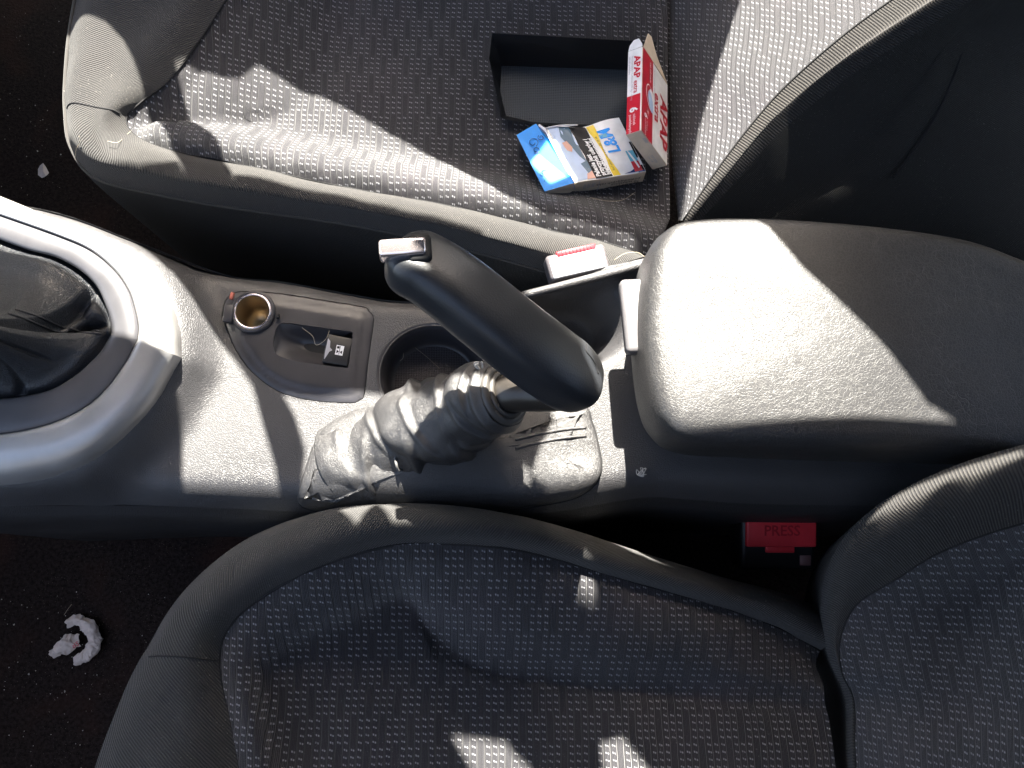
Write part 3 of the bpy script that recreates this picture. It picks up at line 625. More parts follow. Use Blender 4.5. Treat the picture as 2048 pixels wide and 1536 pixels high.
rbox('rim_notch', (.003, .004, .003), Matrix.Translation(W(555, 632, .006)), M['black'], so_, .0004)
# silver gear surround
up_o = [(-130, 340), (0, 392), (101, 432), (202, 465), (262, 501), (315, 550), (351, 606), (369, 663), (372, 719)]
up_g = [(-130, 385), (0, 430), (121, 473), (182, 501), (230, 541), (258, 582), (271, 622), (277, 655), (275, 679)]
up_i = [(-130, 430), (0, 479), (61, 501), (113, 515), (161, 541), (194, 574), (214, 618), (220, 642), (223, 667)]
lo_o = [(372, 719), (355, 747), (323, 804), (283, 852), (226, 905), (161, 945), (81, 969), (0, 977), (-130, 985)]
lo_g = [(275, 679), (263, 703), (250, 727), (214, 776), (174, 812), (121, 840), (61, 858), (0, 868), (-130, 880)]
lo_i = [(223, 667), (213, 685), (202, 703), (182, 724), (150, 752), (101, 780), (40, 794), (0, 798), (-130, 805)]
def lerp2(a, b, t): return [(p[0] + (q[0] - p[0]) * t, p[1] + (q[1] - p[1]) * t) for p, q in zip(a, b)]
parts = []; parts2 = []
for o_, g_, i_, fp in ((up_o, up_g, up_i, 0), (lo_o, lo_g, lo_i, 0)):
    rows = [rowz([(p[0], p[1]) for p in o_], .010), rowz(lerp2(o_, g_, .03), .018), rowz(lerp2(o_, g_, .22), .036), rowz(lerp2(o_, g_, .55), .045), rowz(lerp2(o_, g_, .85), .047), rowz(lerp2(o_, g_, .97), .0455), rowz(lerp2(o_, g_, 1.0), .042)]
    v, f, _ = patch(rows, 8, 4, flip=True); parts.append((v, f, 0))
    rows = [rowz(lerp2(g_, i_, .0), .0405), rowz(lerp2(g_, i_, .04), .0445), rowz(lerp2(g_, i_, .5), .0465), rowz(lerp2(g_, i_, .94), .0445), rowz(lerp2(g_, i_, 1), .040), rowz(lerp2(g_, i_, 1), .030)]
    v, f, _ = patch(rows, 8, 3, flip=True); parts2.append((v, f, 0))
join_mesh('gear_surround', parts, [M['silver']], cc, True)
gb_ = join_mesh('gear_bezel', parts2, [M['bezel']], cc, True)
# gear lever boot
gb = thing('gear_lever_boot', W(60, 650, .03), 'black leather gear lever boot inside the silver surround', 'gear boot')
allin = up_i + lo_i[1:]
cen = W(-70, 655, .12)
R0 = [p + Vector((0, 0, 0)) for p in rowz(allin, .034)]; R1 = [p.lerp(cen, .10) + Vector((0, 0, .001)) for p in R0]
R1 = [Vector((p.x, p.y, .040)) for p in R1]; R2 = [Vector((*p.lerp(cen, .35).xy, .046)) for p in R0]; R3 = [Vector((*p.lerp(cen, .65).xy, .068)) for p in R0]; R4 = [Vector((*p.lerp(cen, .9).xy, .115)) for p in R0]
def bootfold(v, u):
    d = (v.xy - cen.xy).length; an = math.atan2(v.y - cen.y, v.x - cen.x)
    k = sm((v.z - .034) / .01)
    n1 = abs(noise.noise(Vector((an * 1.3, d * 8, 2.7)))) ; n2 = noise.noise(Vector((v.x * 40, v.y * 40, 2)))
    return v + Vector((0, 0, k * (-.022 * max(0, .16 - n1) / .16 * sm(1 - d / .12) + .010 * n1 + .0025 * n2)))
obj_patch('leather_boot', [R0, R1, R2, R3, R4], M['bootdark'], gb, nu=10, nv=12, disp=bootfold, flip=True)
bpy.context.view_layer.update()
lb = [o for o in gb.children][0]
for yy in (0, 16):
    tube('stitched_seam', snap(lb, [W(70 + k * 14.5, 642 + yy + k * (1.6 if yy == 0 else .3), .05) for k in range(11)], .0), .0010, M['bootdark'], gb, 6)
# ------------------------------------------------------------------ handbrake
hb = thing('handbrake', W(900, 900, 0), 'raised black handbrake lever with chrome button and worn wrinkled leather boot', 'handbrake')
base_px = [(597, 1010), (604, 965), (612, 940), (628, 893), (654, 855), (686, 835), (735, 818), (900, 800), (1050, 795), (1163, 812), (1183, 842), (1197, 893), (1202, 942), (1180, 978), (1128, 1000), (1000, 1018), (870, 1024), (700, 1024)]
def zbase(v): return Vector((v.x, v.y, v.z + cz(v.x, v.y)))
bo = [W(*p, .002) for p in base_px]
def apron_z(v):
    q = zbase(v)
    r1 = noise.noise(Vector((v.x * 38, v.y * 38, 4))); 
    c = W(800, 915, 0); e = math.hypot((v.x - c.x) / .085, (v.y - c.y) / .055)
    q.z += .016 * sm(1.1 - e)
    if v.z > .003:
        a = (v.x * .75 - v.y * .66) * 95; q.z += .0012 * math.sin(a + 2.2 * r1) * sm((v.x - .03) / .03) + .0012 * r1
    return q
ap = pillow('boot_base', bo, [(-.0005, -.003), (0, .0015), (.0015, .003), (.006, .005), (.012, .006), (.02, .007), (.028, .008)], M['boot'], hb, n=5, zf=apron_z)
tube('boot_edge_seam', [zbase(p + Vector((0, 0, -.001))) for p in bo], .0011, M['seam'], ap, 6, closed=True)
for off in (0, 17):
    tube('stitched_seam', snap(ap, [W(1030 + k * 16, 880 + off - k * 4.6 + .18 * k * k, .01) for k in range(10)], .0), .0012, M['boot'], ap, 8)
# sleeve of the boot: rings along a curved axis with folds
axis = P3([(700, 935, -.018), (755, 905, -.004), (830, 866, .014), (905, 829, .037), (965, 805, .058), (1008, 790, .074)])
rad = [.036, .0345, .0335, .0315, .0285, .0225]
A = spline(axis, 26); n_ = len(A); rads = [v.x for v in spline([Vector((r, 0, 0)) for r in rad], 26)]
FOLDS = [(.10, .05, .3, .0030, .022), (.22, .07, 1.1, .0026, .018), (.31, -.05, 2.0, .0022, .014), (.42, .08, .6, .0034, .020), (.52, -.04, 1.5, .0020, .013), (.61, .06, .2, .0028, .017), (.70, .04, 2.4, .0018, .011), (.78, -.05, .9, .0026, .015), (.86, .02, 1.9, .0016, .010)]
vs = []; fs = []; S = 96; uvs = []
for i, p in enumerate(A):
    t = (A[min(i + 1, n_ - 1)] - A[max(i - 1, 0)]).normalized(); a = Vector((0, 0, 1)).cross(t).normalized(); b = t.cross(a)
    s = i / (n_ - 1)
    for k in range(S):
        an = 2 * math.pi * k / S; d = a * math.cos(an) + b * math.sin(an)
        # broad diagonal folds plus small wrinkles
        f1 = math.sin(s * 15 + 1.6 * math.sin(an + .6) + 2.2 * noise.noise(Vector((s * 4, math.cos(an), math.sin(an)))))
        f1 = abs(f1) ** .7 * (1 if f1 > 0 else -1)
        f2 = noise.noise(Vector((s * 9, math.cos(an) * 2, math.sin(an) * 2)) + Vector((8, 0, 0))); f3 = noise.noise(Vector((s * 26, math.cos(an) * 5, math.sin(an) * 5)))
        r = rads[i] * (1 + .085 * f1 * sm((1.08 - s) * 3) + .06 * f2 + .007 * f3)
        for sj, kj, pj, aj, wj in FOLDS:
            dd = s - sj - kj * math.sin(an + pj); r += aj * (math.exp(-(dd / wj) ** 2) - .7 * math.exp(-((dd - wj * 1.9) / wj) ** 2)) * (.55 + .45 * math.sin(an * 2 + pj * 3))
        # bunched lip near the mouth
        r += .0022 * math.exp(-((s - .95) / .025) ** 2) - .0022 * math.exp(-((s - .89) / .02) ** 2)
        q = p + d * r * (Vector((1, 1, 1)).x)
        q.z -= .004 * f2 * 0
        vs.append(q); uvs.append((s, k / S))
for i in range(n_ - 1):
    for k in range(S): fs.append((i * S + k, i * S + (k + 1) % S, (i + 1) * S + (k + 1) % S, (i + 1) * S + k))
slv = link('boot_sleeve', mesh('boot_sleeve', vs, fs), M['boot'], hb)
b_ = bmesh.new(); b_.from_mesh(slv.data); bmesh.ops.solidify(b_, geom=b_.faces[:], thickness=.0012); b_.to_mesh(slv.data); b_.free()
for p in slv.data.polygons: p.use_smooth = True
# torn fold, sticking tufts
tube('torn_fold', P3([(788, 905, .030), (792, 925, .034), (796, 940, .030), (805, 941, .026)]), .0010, M['thread'], slv, 6)
for k in range(7):
    p = W(955 + random.uniform(-6, 10), 728 + random.uniform(-3, 6), .085); tube('torn_tuft', [W(965, 742, .08), p, p + Vector((random.uniform(-.003, .003), random.uniform(0, .003), .002))], .0006, M['lint'], slv, 5)
# collar ring and lever tube
ax = (A[-1] - A[-8]).normalized(); ca = Vector((0, 0, 1)).cross(ax).normalized(); cb = ax.cross(ca)
cpt = A[-1]
tube('collar', [cpt + ax * .0005 + (ca * math.cos(k * math.pi / 12) + cb * math.sin(k * math.pi / 12)) * .0188 for k in range(24)], .0032, M['collar'], hb, 10, closed=True, n=2)
tube('collar_ring', [cpt + ax * .003 + (ca * math.cos(k * math.pi / 12) + cb * math.sin(k * math.pi / 12)) * .0150 for k in range(24)], .0022, M['collar'], hb, 8, closed=True, n=2)
tube('lever_tube', [cpt - ax * .02, cpt + ax * .004, W(1062, 785, .086), W(1105, 786, .094), W(1150, 780, .100)], lambda t: .0138 - .0015 * t, M['metal'], hb, 28)
tube('lever_thread', snap(slv, [W(985 - k * .5, 735 + k * 9, .09) for k in range(5)], .0005), .0012, M['thread'], slv, 6)
# grip
gax = P3([(800, 512, .166), (822, 523, .167), (862, 543, .166), (915, 580, .163), (975, 628, .157), (1040, 680, .148), (1100, 724, .136), (1142, 752, .125), (1172, 772, .116), (1184, 782, .112)])
ghw = [.0150, .0192, .0200, .0208, .0213, .0217, .0220, .0215, .0165, .006]
ght = [.0125, .0158, .0165, .0170, .0172, .0176, .0180, .0175, .0140, .005]
G = spline(gax, 8); hw = [v.x for v in spline([Vector((r, 0, 0)) for r in ghw], 8)]; hh = [v.x for v in spline([Vector((r, 0, 0)) for r in ght], 8)]
vs = []; fs = []; S = 64; n_ = len(G)
for i, p in enumerate(G):
    t = (G[min(i + 2, n_ - 1)] - G[max(i - 2, 0)]).normalized(); a = Vector((0, 0, 1)).cross(t).normalized(); b = t.cross(a)
    for k in range(S):
        an = 2 * math.pi * k / S; c_, s_ = math.cos(an), math.sin(an); e = 2 / 2.9
        xx = abs(c_) ** e * (1 if c_ > 0 else -1); yy = abs(s_) ** e * (1 if s_ > 0 else -1)
        # roll the section so one long face looks up and one looks towards the driver
        ro = math.radians(-24); x2 = xx * hw[i] * 1.08; y2 = yy * hh[i] * 1.02
        vs.append(p + a * (x2 * math.cos(ro) - y2 * math.sin(ro)) + b * (x2 * math.sin(ro) + y2 * math.cos(ro)))
for i in range(n_ - 1):
    for k in range(S): fs.append((i * S + k, i * S + (k + 1) % S, (i + 1) * S + (k + 1) % S, (i + 1) * S + k))
fs.append(tuple(range(S))); fs.append(tuple((n_ - 1) * S + k for k in range(S))[::-1])
gr = link('grip', mesh('grip', vs, fs), M['grip'], hb)
from mathutils.bvhtree import BVHTree
def project(o, pxs, lift=.0002):
    t = BVHTree.FromPolygons([v.co for v in o.data.vertices], [tuple(p.vertices) for p in o.data.polygons]); out = []
    for px, py in pxs:
        d = (W(px, py, 0) - EYE).normalized(); h = t.ray_cast(EYE, d)
        if h[0]: out.append(h[0] + h[1] * (lift if h[1].dot(d) < 0 else -lift))
    return out
tube('grip_seam', project(gr, [(1172, 690), (1172, 702), (1182, 715), (1191, 730), (1196, 748)]), .0005, M['seam'], gr, 6)
bt = frame_from(W(806, 498, .184), W(856, 494, .184) - W(760, 501, .184), W(806, 470, .184) - W(806, 520, .184))
rbox('button_recess', (.014, .0175, .016), bt @ Matrix.Translation((.0095, -.0005, -.0045)), M['black'], gr, .003)
rbox('release_button', (.0285, .0125, .013), bt @ Matrix.Rotation(math.radians(8), 4, 'X'), M['chrome'], hb, .0022, 4, taper=(.94, .78))
# ------------------------------------------------------------------ armrest
ar = thing('armrest', W(1600, 690, .0), 'thick padded leather armrest lid half in sunlight', 'armrest')
arm_px = [(1288, 560), (1283, 625), (1285, 700), (1297, 790), (1322, 850), (1375, 888), (1500, 897), (1700, 905), (1950, 912), (2150, 915), (2300, 850), (2330, 700), (2250, 580), (2060, 525), (1950, 486), (1829, 466), (1630, 449), (1505, 439), (1400, 438), (1340, 450), (1303, 495)]
ao = [W(*p, .078) for p in arm_px]
def arm_z(v):
    v = v.copy(); v.z += -.03 * sm((v.x - .42) / .25) * (1 if v.z > .06 else .3) + noise.noise(v * 14) * .0012
    
    if v.z > .06:
        k = sm((v.z - .06) / .025); v.z += k * (.075 * (v.x - .14) * sm((.40 - v.x) / .2))
    return v
def arm_prof(parent):
    return pillow('armrest_pad', ao, [(.006, -.052), (.0015, -.046), (-.0012, -.034), (-.0010, -.014), (.0008, -.004), (.003, .0035), (.0065, .0078), (.012, .0100), (.022, .0108)], M['leather'], parent, n=8, crown=.003, zf=arm_z)
pad = arm_prof(ar)
def under(v): return v
pillow('armrest_hinge_box', [p + Vector((.012, 0, -.052)) for p in [W(*q, .078) for q in arm_px]], [(.012, -.05), (.010, -.02), (.008, .0), (.02, .002)], M['dark'], ar, n=4)
lt = frame_from(W(1272, 634, .060), W(1300, 634, .06) - W(1250, 636, .06), W(1268, 560, .06) - W(1272, 710, .06))
rbox('latch', (.021, .057, .012), lt, M['latch'], ar, .004, 4)
rbox('latch_foot', (.012, .016, .014), lt @ Matrix.Translation((.004, -.024, -.012)), M['smooth'], ar, .003)
# ------------------------------------------------------------------ seat belt buckles
def buckle(loc, ux, vy, size, label, press):
    t = thing('seat_belt_buckle', loc, label, 'buckle', 'seat belt buckles')
    m = frame_from(loc, ux, vy); return t, m
t, m = buckle(W(1152, 530, .006), W(1222, 505, .006) - W(1085, 536, .006), W(1150, 490, .008) - W(1156, 570, .004), None, 'upright belt buckle in full sun beside the console, red release edge', False)
rbox('buckle_body', (.0500, .0215, .020), m, M['buckle'], t, .0035, 4)
rbox('buckle_face', (.0450, .0165, .003), m @ Matrix.Translation((0, -.0012, .0095)), M['white'], t, .0012, 3)  # white colour stands for sun glare on the dark buckle
darkred = m_plain('dark_red_button', (.30, .01, .02), .4)
rr_ = rbox('release_button', (.033, .0070, .010), m @ Matrix.Translation((.001, .0084, .0050)), darkred, t, .0006, 2)
for k in range(10): rbox('button_rib', (.0009, .0060, .0008), m @ Matrix.Translation((-.0135 + k * .003, .0084, .0101)), darkred, rr_, .0003, 1)
rbox('buckle_stalk', (.028, .007, .12), Matrix.Translation(m.translation + Vector((.004, -.004, -.066))), M['dark'], t, .002)
t, m = buckle(W(1556, 1090, -.10), Vector((1, .0, 0)), Vector((0, 1, .25)), None, 'belt buckle with embossed red button, in the dark gap by the driver backrest', True)
rbox('buckle_body', (.0700, .0480, .030), m @ Matrix.Translation((0, 0, -.014)), M['dark'], t, .004, 4, taper=(.96, .96))
rr_ = rbox('release_button', (.0630, .0230, .010), m @ Matrix.Translation((.0015, .0105, .0)), M['redp'], t, .0015, 3)
rbox('button_tongue', (.0260, .0060, .006), m @ Matrix.Translation((.001, -.0035, .0005)), M['redp'], t, .001, 2)
text('embossed_letters', 'PRESS', .0130, m @ Matrix.Translation((.0015, .0095, .0048)), m_flat('dark_red_letters', (.46, .014, .025)), rr_, bold=.0002, align='CENTER', thick=.0006)
rbox('pale_sticker', (.0100, .0090, .0012), m @ Matrix.Translation((.0245, -.0135, .0012)), m_flat('pale_sticker', (.22, .12, .12)), t, .0003, 1)
# ------------------------------------------------------------------ storage tray on the seat
tr = thing('storage_tray', W(1120, 170, -.05), 'black rubber storage tray lying upside the seat next to the packs', 'tray')
tr['label'] = 'black rubber lined tray with textured bottom lying on the seat'
F_ = P3([(1003, 132, -.046), (1000, 180, -.046), (1012, 232, -.046), (1066, 244, -.046), (1150, 249, -.046), (1262, 250, -.046), (1285, 200, -.046), (1290, 142, -.046)])
T_ = P3([(984, 66, -.012), (978, 118, -.020), (1003, 237, -.038), (1062, 248, -.039), (1150, 253, -.039), (1266, 255, -.039), (1308, 190, -.03), (1312, 84, -.012)])
vs = F_ + T_; fs = [(0, 1, 2, 3, 4, 5, 6, 7)]
b_ = bmesh.new(); bv = [b_.verts.new(v) for v in vs]
for i in range(8): b_.faces.new((bv[i], bv[(i + 1) % 8], bv[8 + (i + 1) % 8], bv[8 + i]))
bmesh.ops.solidify(b_, geom=b_.faces[:], thickness=.0022); bmesh.ops.bevel(b_, geom=b_.edges[:], offset=.0005, segments=2, affect='EDGES')
bm_obj('tray_wall', b_, M['tray_wall'], tr, False)
vs, fs = plate([tuple(p.xy) for p in F_], [], .006, lambda x, y: -.0455 + .001 * noise.noise(Vector((x * 30, y * 30, 0))))
link('tray_bottom', mesh('tray_bottom', vs, fs), M['tray'], tr)
# ------------------------------------------------------------------ medicine box
def box_frame(pos, rot):
    m = Euler(rot).to_matrix().to_4x4(); m.translation = Vector(pos); return m
mb = box_frame((.1323, .4569, -.0042), (-.9479, -.1009, -1.6449)); L_, Wd, Th = .0892, .0567, .0141
md = thing('medicine_box', mb @ Vector((L_ / 2, Wd / 2, 0)), 'red and white carton of tablets leaning on the tray, end flap open', 'medicine box')
def box_part(name, m, x0, y0, z0, x1, y1, z1, mat, parent, bev=.0004):
    b = bmesh.new(); bmesh.ops.create_cube(b, size=1)
    for v in b.verts: v.co = Vector((x0 + (v.co.x + .5) * (x1 - x0), y0 + (v.co.y + .5) * (y1 - y0), z0 + (v.co.z + .5) * (z1 - z0)))
    if bev: bmesh.ops.bevel(b, geom=b.edges[:], offset=bev, segments=2, affect='EDGES')
    b.transform(m); return bm_obj(name, b, mat, parent, False)
bx = box_part('carton', mb, 0, 0, 0, L_, Wd, Th, M['card'], md)
top = mb @ Matrix.Translation((0, 0, Th + .00015))                       # main face: x along, y up
side = mb @ Matrix((Vector((1, 0, 0)), Vector((0, 0, 1)), Vector((0, -1, 0)))).transposed().to_4x4() @ Matrix.Translation((0, 0, .00015))
def R_(x0, y0, x1, y1): return [(x0, y0), (x1, y0), (x1, y1), (x0, y1)]
flat('front_print', [(R_(.0003, .0004, L_ - .0003, Wd - .0003), 0, 0), (R_(.0003, .0004, L_ - .0003, Wd * .40), 1, .0001)], top, [M['white'], M['red']], bx)
flat('side_print', [(R_(.0003, .0003, L_ - .0003, Th - .0003), 0, 0), (R_(L_ * .56, .0003, L_ - .0003, Th - .0012), 1, .0001)], side, [M['white'], M['red']], bx)
text('brand_lettering', 'APAP', .0225, top @ Matrix.Translation((.023, Wd * .70, .0003)), M['red'], bx, bold=.0006, sx=1.02)
text('brand_lettering', 'extra', .0145, top @ Matrix.Translation((.029, Wd * .48, .0003)), M['red'], bx, bold=.0004)
text('small_print', 'Paracetamolum 500 mg + Coffeinum', .003, top @ Matrix.Translation((.006, Wd * .44, .0003)), M['grey'], bx)
text('small_print', 'usp zdrowie', .0045, top @ Matrix.Translation((.005, Wd * .28, .0003)), M['white'], bx)
text('small_print', '6', .009, top @ Matrix.Translation((.066, Wd * .10, .0003)), M['white'], bx, bold=.0004)
text('small_print', 'tabletek\npowlekanych', .0032, top @ Matrix.Translation((.072, Wd * .18, .0003)), M['white'], bx)
def ell(cx, cy, a, b, n=24, rot=0): return [(cx + a * math.cos(t) * math.cos(rot) - b * math.sin(t) * math.sin(rot), cy + a * math.cos(t) * math.sin(rot) + b * math.sin(t) * math.cos(rot)) for t in [2 * math.pi * k / n for k in range(n)]]
flat('tablet_picture', [(ell(.044, Wd * .31, .0135, .0085, rot=.35), 0, .0002), (ell(.044, Wd * .31, .0125, .0075, rot=.35), 1, .0003), (ell(.0440, Wd * .36, .0105, .0048, rot=.35), 0, .0004), (ell(.0475, Wd * .31, .0105, .0048, rot=.35), 2, .0005)] +
     [([(.062, Wd * .22), (.062 + .0055 * math.cos(a) , Wd * .22 + .004 * math.sin(a)), (.062 + .0008 * math.cos(a + .5), Wd * .22 + .0008 * math.sin(a + .5))], 0, .0004) for a in [k * math.pi / 4 for k in range(8)]], top, [M['white'], M['red'], M['lblue']], bx)
text('brand_lettering', 'APAP', .0082, side @ Matrix.Translation((.0085, .0066, .0003)), M['red'], bx, bold=.0003, sx=1.25)
text('brand_lettering', 'extra', .0062, side @ Matrix.Translation((.0350, .0066, .0003)), M['red'], bx, bold=.0001)
text('small_print', 'Paracetamolum + Coffeinum 500 mg + 65 mg\ntabletki powlekane', .0026, side @ Matrix.Translation((.007, .0040, .0003)), M['grey'], bx)
text('small_print', '6', .010, side @ Matrix.Translation((.0630, .0035, .0003)), M['white'], bx, bold=.0004)
text('small_print', 'tabletek\npowlekanych', .0036, side @ Matrix.Translation((.0700, .0065, .0003)), M['white'], bx)
endf = mb @ Matrix((Vector((0, 1, 0)), Vector((0, 0, 1)), Vector((1, 0, 0)))).transposed().to_4x4() @ Matrix.Translation((0, 0, L_ + .0002))
flat('code_print', [(R_(.0105 + .0011 * k, .0106, .0105 + .0011 * k + .0006, .0132), 0, 0) for k in range(7)], endf, [M['grey']], bx)
text('small_print', 'EXP 2020\nLot 114', .003, endf @ Matrix.Translation((.036, .007, 0)), M['grey'], bx)
fv = [mb @ Vector(q) for q in [(0, .001, Th), (-.016, .004, Th + .003), (-.018, .011, Th + .003), (-.009, .030, Th + .001), (0, Wd - .001, Th)]]
fl1 = link('open_flap', mesh('open_flap', fv, [(0, 1, 2, 3, 4)]), M['card'], bx, False)
fv = [mb @ Vector(q) for q in [(0, 0, .0005), (-.005, -.0005, .002), (-.009, -.001, .006), (-.009, -.001, .011), (-.003, 0, .0137), (0, 0, Th)]]
fl2 = link('side_flap', mesh('side_flap', fv, [tuple(range(6))]), M['white'], bx, False)
for f in (fl1, fl2):
    b_ = bmesh.new(); b_.from_mesh(f.data); bmesh.ops.solidify(b_, geom=b_.faces[:], thickness=.0005); b_.to_mesh(f.data); b_.free()
# ------------------------------------------------------------------ cigarette pack
cp = thing('cigarette_pack', W(1180, 320, -.05), 'dented blue and white cigarette pack with its flip lid ajar, lying on the seat', 'cigarette pack')
# body: skewed carton, corners measured; x to the right along the pack, y away from the driver
bt_ = P3([(1150, 366, -.030), (1292, 343, -.031), (1238, 235, -.034), (1092, 256, -.034)])
bb_ = [p + Vector((0, 0, -.021)) for p in bt_]; bb_[0] += Vector((0, -.0005, 0)); bb_[1] += Vector((.001, 0, 0))
def bil(u, v, lift=0):
    p = (bt_[0] * (1 - u) + bt_[1] * u) * (1 - v) + (bt_[3] * (1 - u) + bt_[2] * u) * v
    # dented top near the far right corner
    dn = -.0030 * math.exp(-((u - .55) / .25) ** 2 - ((v - 1.0) / .30) ** 2) + .0015 * noise.noise(Vector((u * 3, v * 3, 5)))
    return p + Vector((0, 0, dn + lift)) + Vector((0, -.0022 * math.exp(-((u - .5) / .22) ** 2) * v ** 3, 0))
def gridface(fn, nu, nv):
    vs = [fn(i / nu, j / nv) for i in range(nu + 1) for j in range(nv + 1)]
    fs = [(i * (nv + 1) + j, (i + 1) * (nv + 1) + j, (i + 1) * (nv + 1) + j + 1, i * (nv + 1) + j + 1) for i in range(nu) for j in range(nv)]
    return vs, fs
def edge_lo(a, b, k):
    p = bb_[a] * (1 - k) + bb_[b] * k; return p
parts = [(*gridface(bil, 16, 14), 0)]
parts.append((*gridface(lambda u, v: edge_lo(0, 1, u) * (1 - v) + bil(u, 0) * v, 16, 4), 1))
parts.append((*gridface(lambda u, v: bil(u, 1) * (1 - v) + edge_lo(3, 2, u) * v, 16, 4), 1))
parts.append((*gridface(lambda u, v: edge_lo(1, 2, u) * (1 - v) + bil(1, u) * v, 14, 4), 2))
parts.append((*gridface(lambda u, v: bil(0, u) * (1 - v) + edge_lo(0, 3, u) * v, 14, 4), 1))
parts.append((bb_, [(3, 2, 1, 0)], 1))
pk = join_mesh('pack_body', parts, [M['white'], M['card'], M['navy']], cp)
def onface(name, polys, mats, parent, sub=0):
    """prints that follow the dented face: polygons in face units, cut fine so they bend with it"""
    pr = []
    for poly, k, lift in polys:
        xs = [p[0] for p in poly]; ys = [p[1] for p in poly]
        v, f = plate(poly, [], .06, lambda x, y: 0); pr.append(([bil(q.x, q.y, lift) for q in v], f, k))
    return join_mesh(name, pr, mats, parent)
onface('warning_print', [(R_(.02, .02, .30, .985), 0, .00025), (R_(.30, .01, .535, .985), 1, .00025), (R_(.545, .01, .645, .985), 2, .00025),
    ([(.02, .98), (.10, .985), (.13, .80), (.30, .62), (.30, .985)], 0, .0003),
    ([(.16, .98), (.30, .985), (.30, .30), (.24, .42), (.20, .60), (.15, .70), (.12, .80)], 3, .0004),
    ([(.10, .70), (.17, .72), (.205, .60), (.17, .52), (.11, .56)], 4, .0005), ([(.04, .62), (.10, .64), (.12, .54), (.20, .48), (.30, .18), (.22, .12), (.14, .30), (.05, .44)], 0, .0006),
    ([(.20, .30), (.30, .34), (.30, .16), (.24, .12)], 3, .0007), ([(.22, .12), (.30, .16), (.30, .02), (.18, .02)], 4, .0007)],
    [M['lblue'], M['ink'], M['yellow'], M['teal'], M['skin']], pk)
def face_text(name, body, size, u, v, mat, sx=1.0, bold=0, space=1.0, lift=.0006):
    """lettering read from the near edge to the far edge, bent onto the face"""
    cu = bpy.data.curves.new(name, 'FONT'); cu.body = body; cu.size = size; cu.offset = bold; cu.space_line = space; cu.resolution_u = 2
    t = bpy.data.objects.new(name, cu); COL.objects.link(t); me = bpy.data.meshes.new_from_object(t.evaluated_get(bpy.context.evaluated_depsgraph_get())); bpy.data.objects.remove(t)
    for q in me.vertices: q.co = bil(u - q.co.y / .062, v + q.co.x * sx / .055, lift)
    me.materials.clear(); return link(name, me, mat, pk, False)
face_text('warning_lettering', 'Palenie jest\nprzyczyną udarów i\nniepełnosprawności', .0055, .385, .045, M['white'], .86, .0002, .78)
face_text('warning_lettering', 'Rzuć palenie - masz wsparcie 800 108 108', .0026, .60, .10, M['ink'], .8, 0)
face_text('logo_lettering', 'L&M', .0145, .80, .40, M['blue'], .92, .0004)
face_text('logo_lettering', 'ii', .008, .72, .70, M['cyan'], 1.0, .0006)
onface('corner_print', [([(.90, .005), (.995, .005), (.995, .34), (.90, .10)], 1, .0003), (R_(.86, .20, .965, .40), 0, .0004), (R_(.86, .03, .965, .20), 2, .0004), ([(.965, .03), (.992, .03), (.992, .55), (.965, .55)], 3, .0005),
    ([(.88, .42), (.91, .34), (.93, .22), (.945, .09), (.925, .07), (.905, .20), (.89, .30)], 4, .0006), ([(.60 + .1, .02), (.90, .02), (.90, .10), (.80, .045)], 1, .0003)], [M['cyan'], M['navy'], M['red'], M['ink'], M['white']], pk)
# near side: barcode strip and upside down warning
sd0, sd1 = edge_lo(0, 1, 0), bil(0, 0)
sm_ = frame_from(bt_[1] + Vector((0, -.0014, 0)), (bt_[0] - bt_[1]), (bb_[0] - bt_[0]))
text('warning_lettering', 'Dym tytoniowy\nzawiera ponad\n70 substancji\npowodujących raka', .0052, sm_ @ Matrix.Translation((.004, .0175, .0004)) @ Matrix.Diagonal((1, 1, 1, 1)), M['ink'], pk, space=.75)
flat('barcode', [(R_(.046 + .0013 * k, .002, .046 + .0013 * k + (.0007 if k % 3 else .0003), .010), 0, 0) for k in range(9)] + [(R_(.0425, .0, .0430, .020), 0, 0)], sm_ @ Matrix.Translation((0, 0, .0004)), [M['grey']], pk)
# flip lid, opened a little to the left
lt_ = P3([(1089, 383, -.026), (1148, 366, -.022), (1102, 284, -.030), (1072, 247, -.030), (1033, 270, -.034)])
lb_ = P3([(1118, 399, -.044), (1150, 380, -.040), (1104, 290, -.044), (1078, 262, -.050), (1042, 283, -.052)])
lv = lt_ + lb_; lf = [(0, 1, 2, 3, 4)]; le = [(0, 5, 6, 1), (1, 6, 7, 2), (2, 7, 8, 3), (3, 8, 9, 4), (4, 9, 5, 0), (9, 8, 7, 6, 5)]
ld = join_mesh('flip_lid', [(lv, lf, 0), (lv, le, 1)], [M['blue'], M['card']], cp)
b_ = bmesh.new(); b_.from_mesh(ld.data); bmesh.ops.bevel(b_, geom=b_.edges[:], offset=.0006, segments=2, affect='EDGES'); b_.to_mesh(ld.data); b_.free()
inl = link('inner_liner', mesh('inner_liner', P3([(1148, 367, -.030), (1104, 286, -.036), (1092, 256, -.036), (1150, 366, -.033), (1075, 250, -.034)]), [(0, 1, 4, 2, 3)]), M['navy'], cp, False)
tube('liner_edge', P3([(1078, 250, -.028), (1092, 262, -.026), (1100, 278, -.0265), (1118, 312, -.027), (1140, 352, -.024)]), .0011, M['white'], cp, 6)
tube('foil_edge', P3([(1092, 256, -.033), (1120, 251, -.032), (1155, 250, -.0325)]), .0007, M['white'], cp, 6)
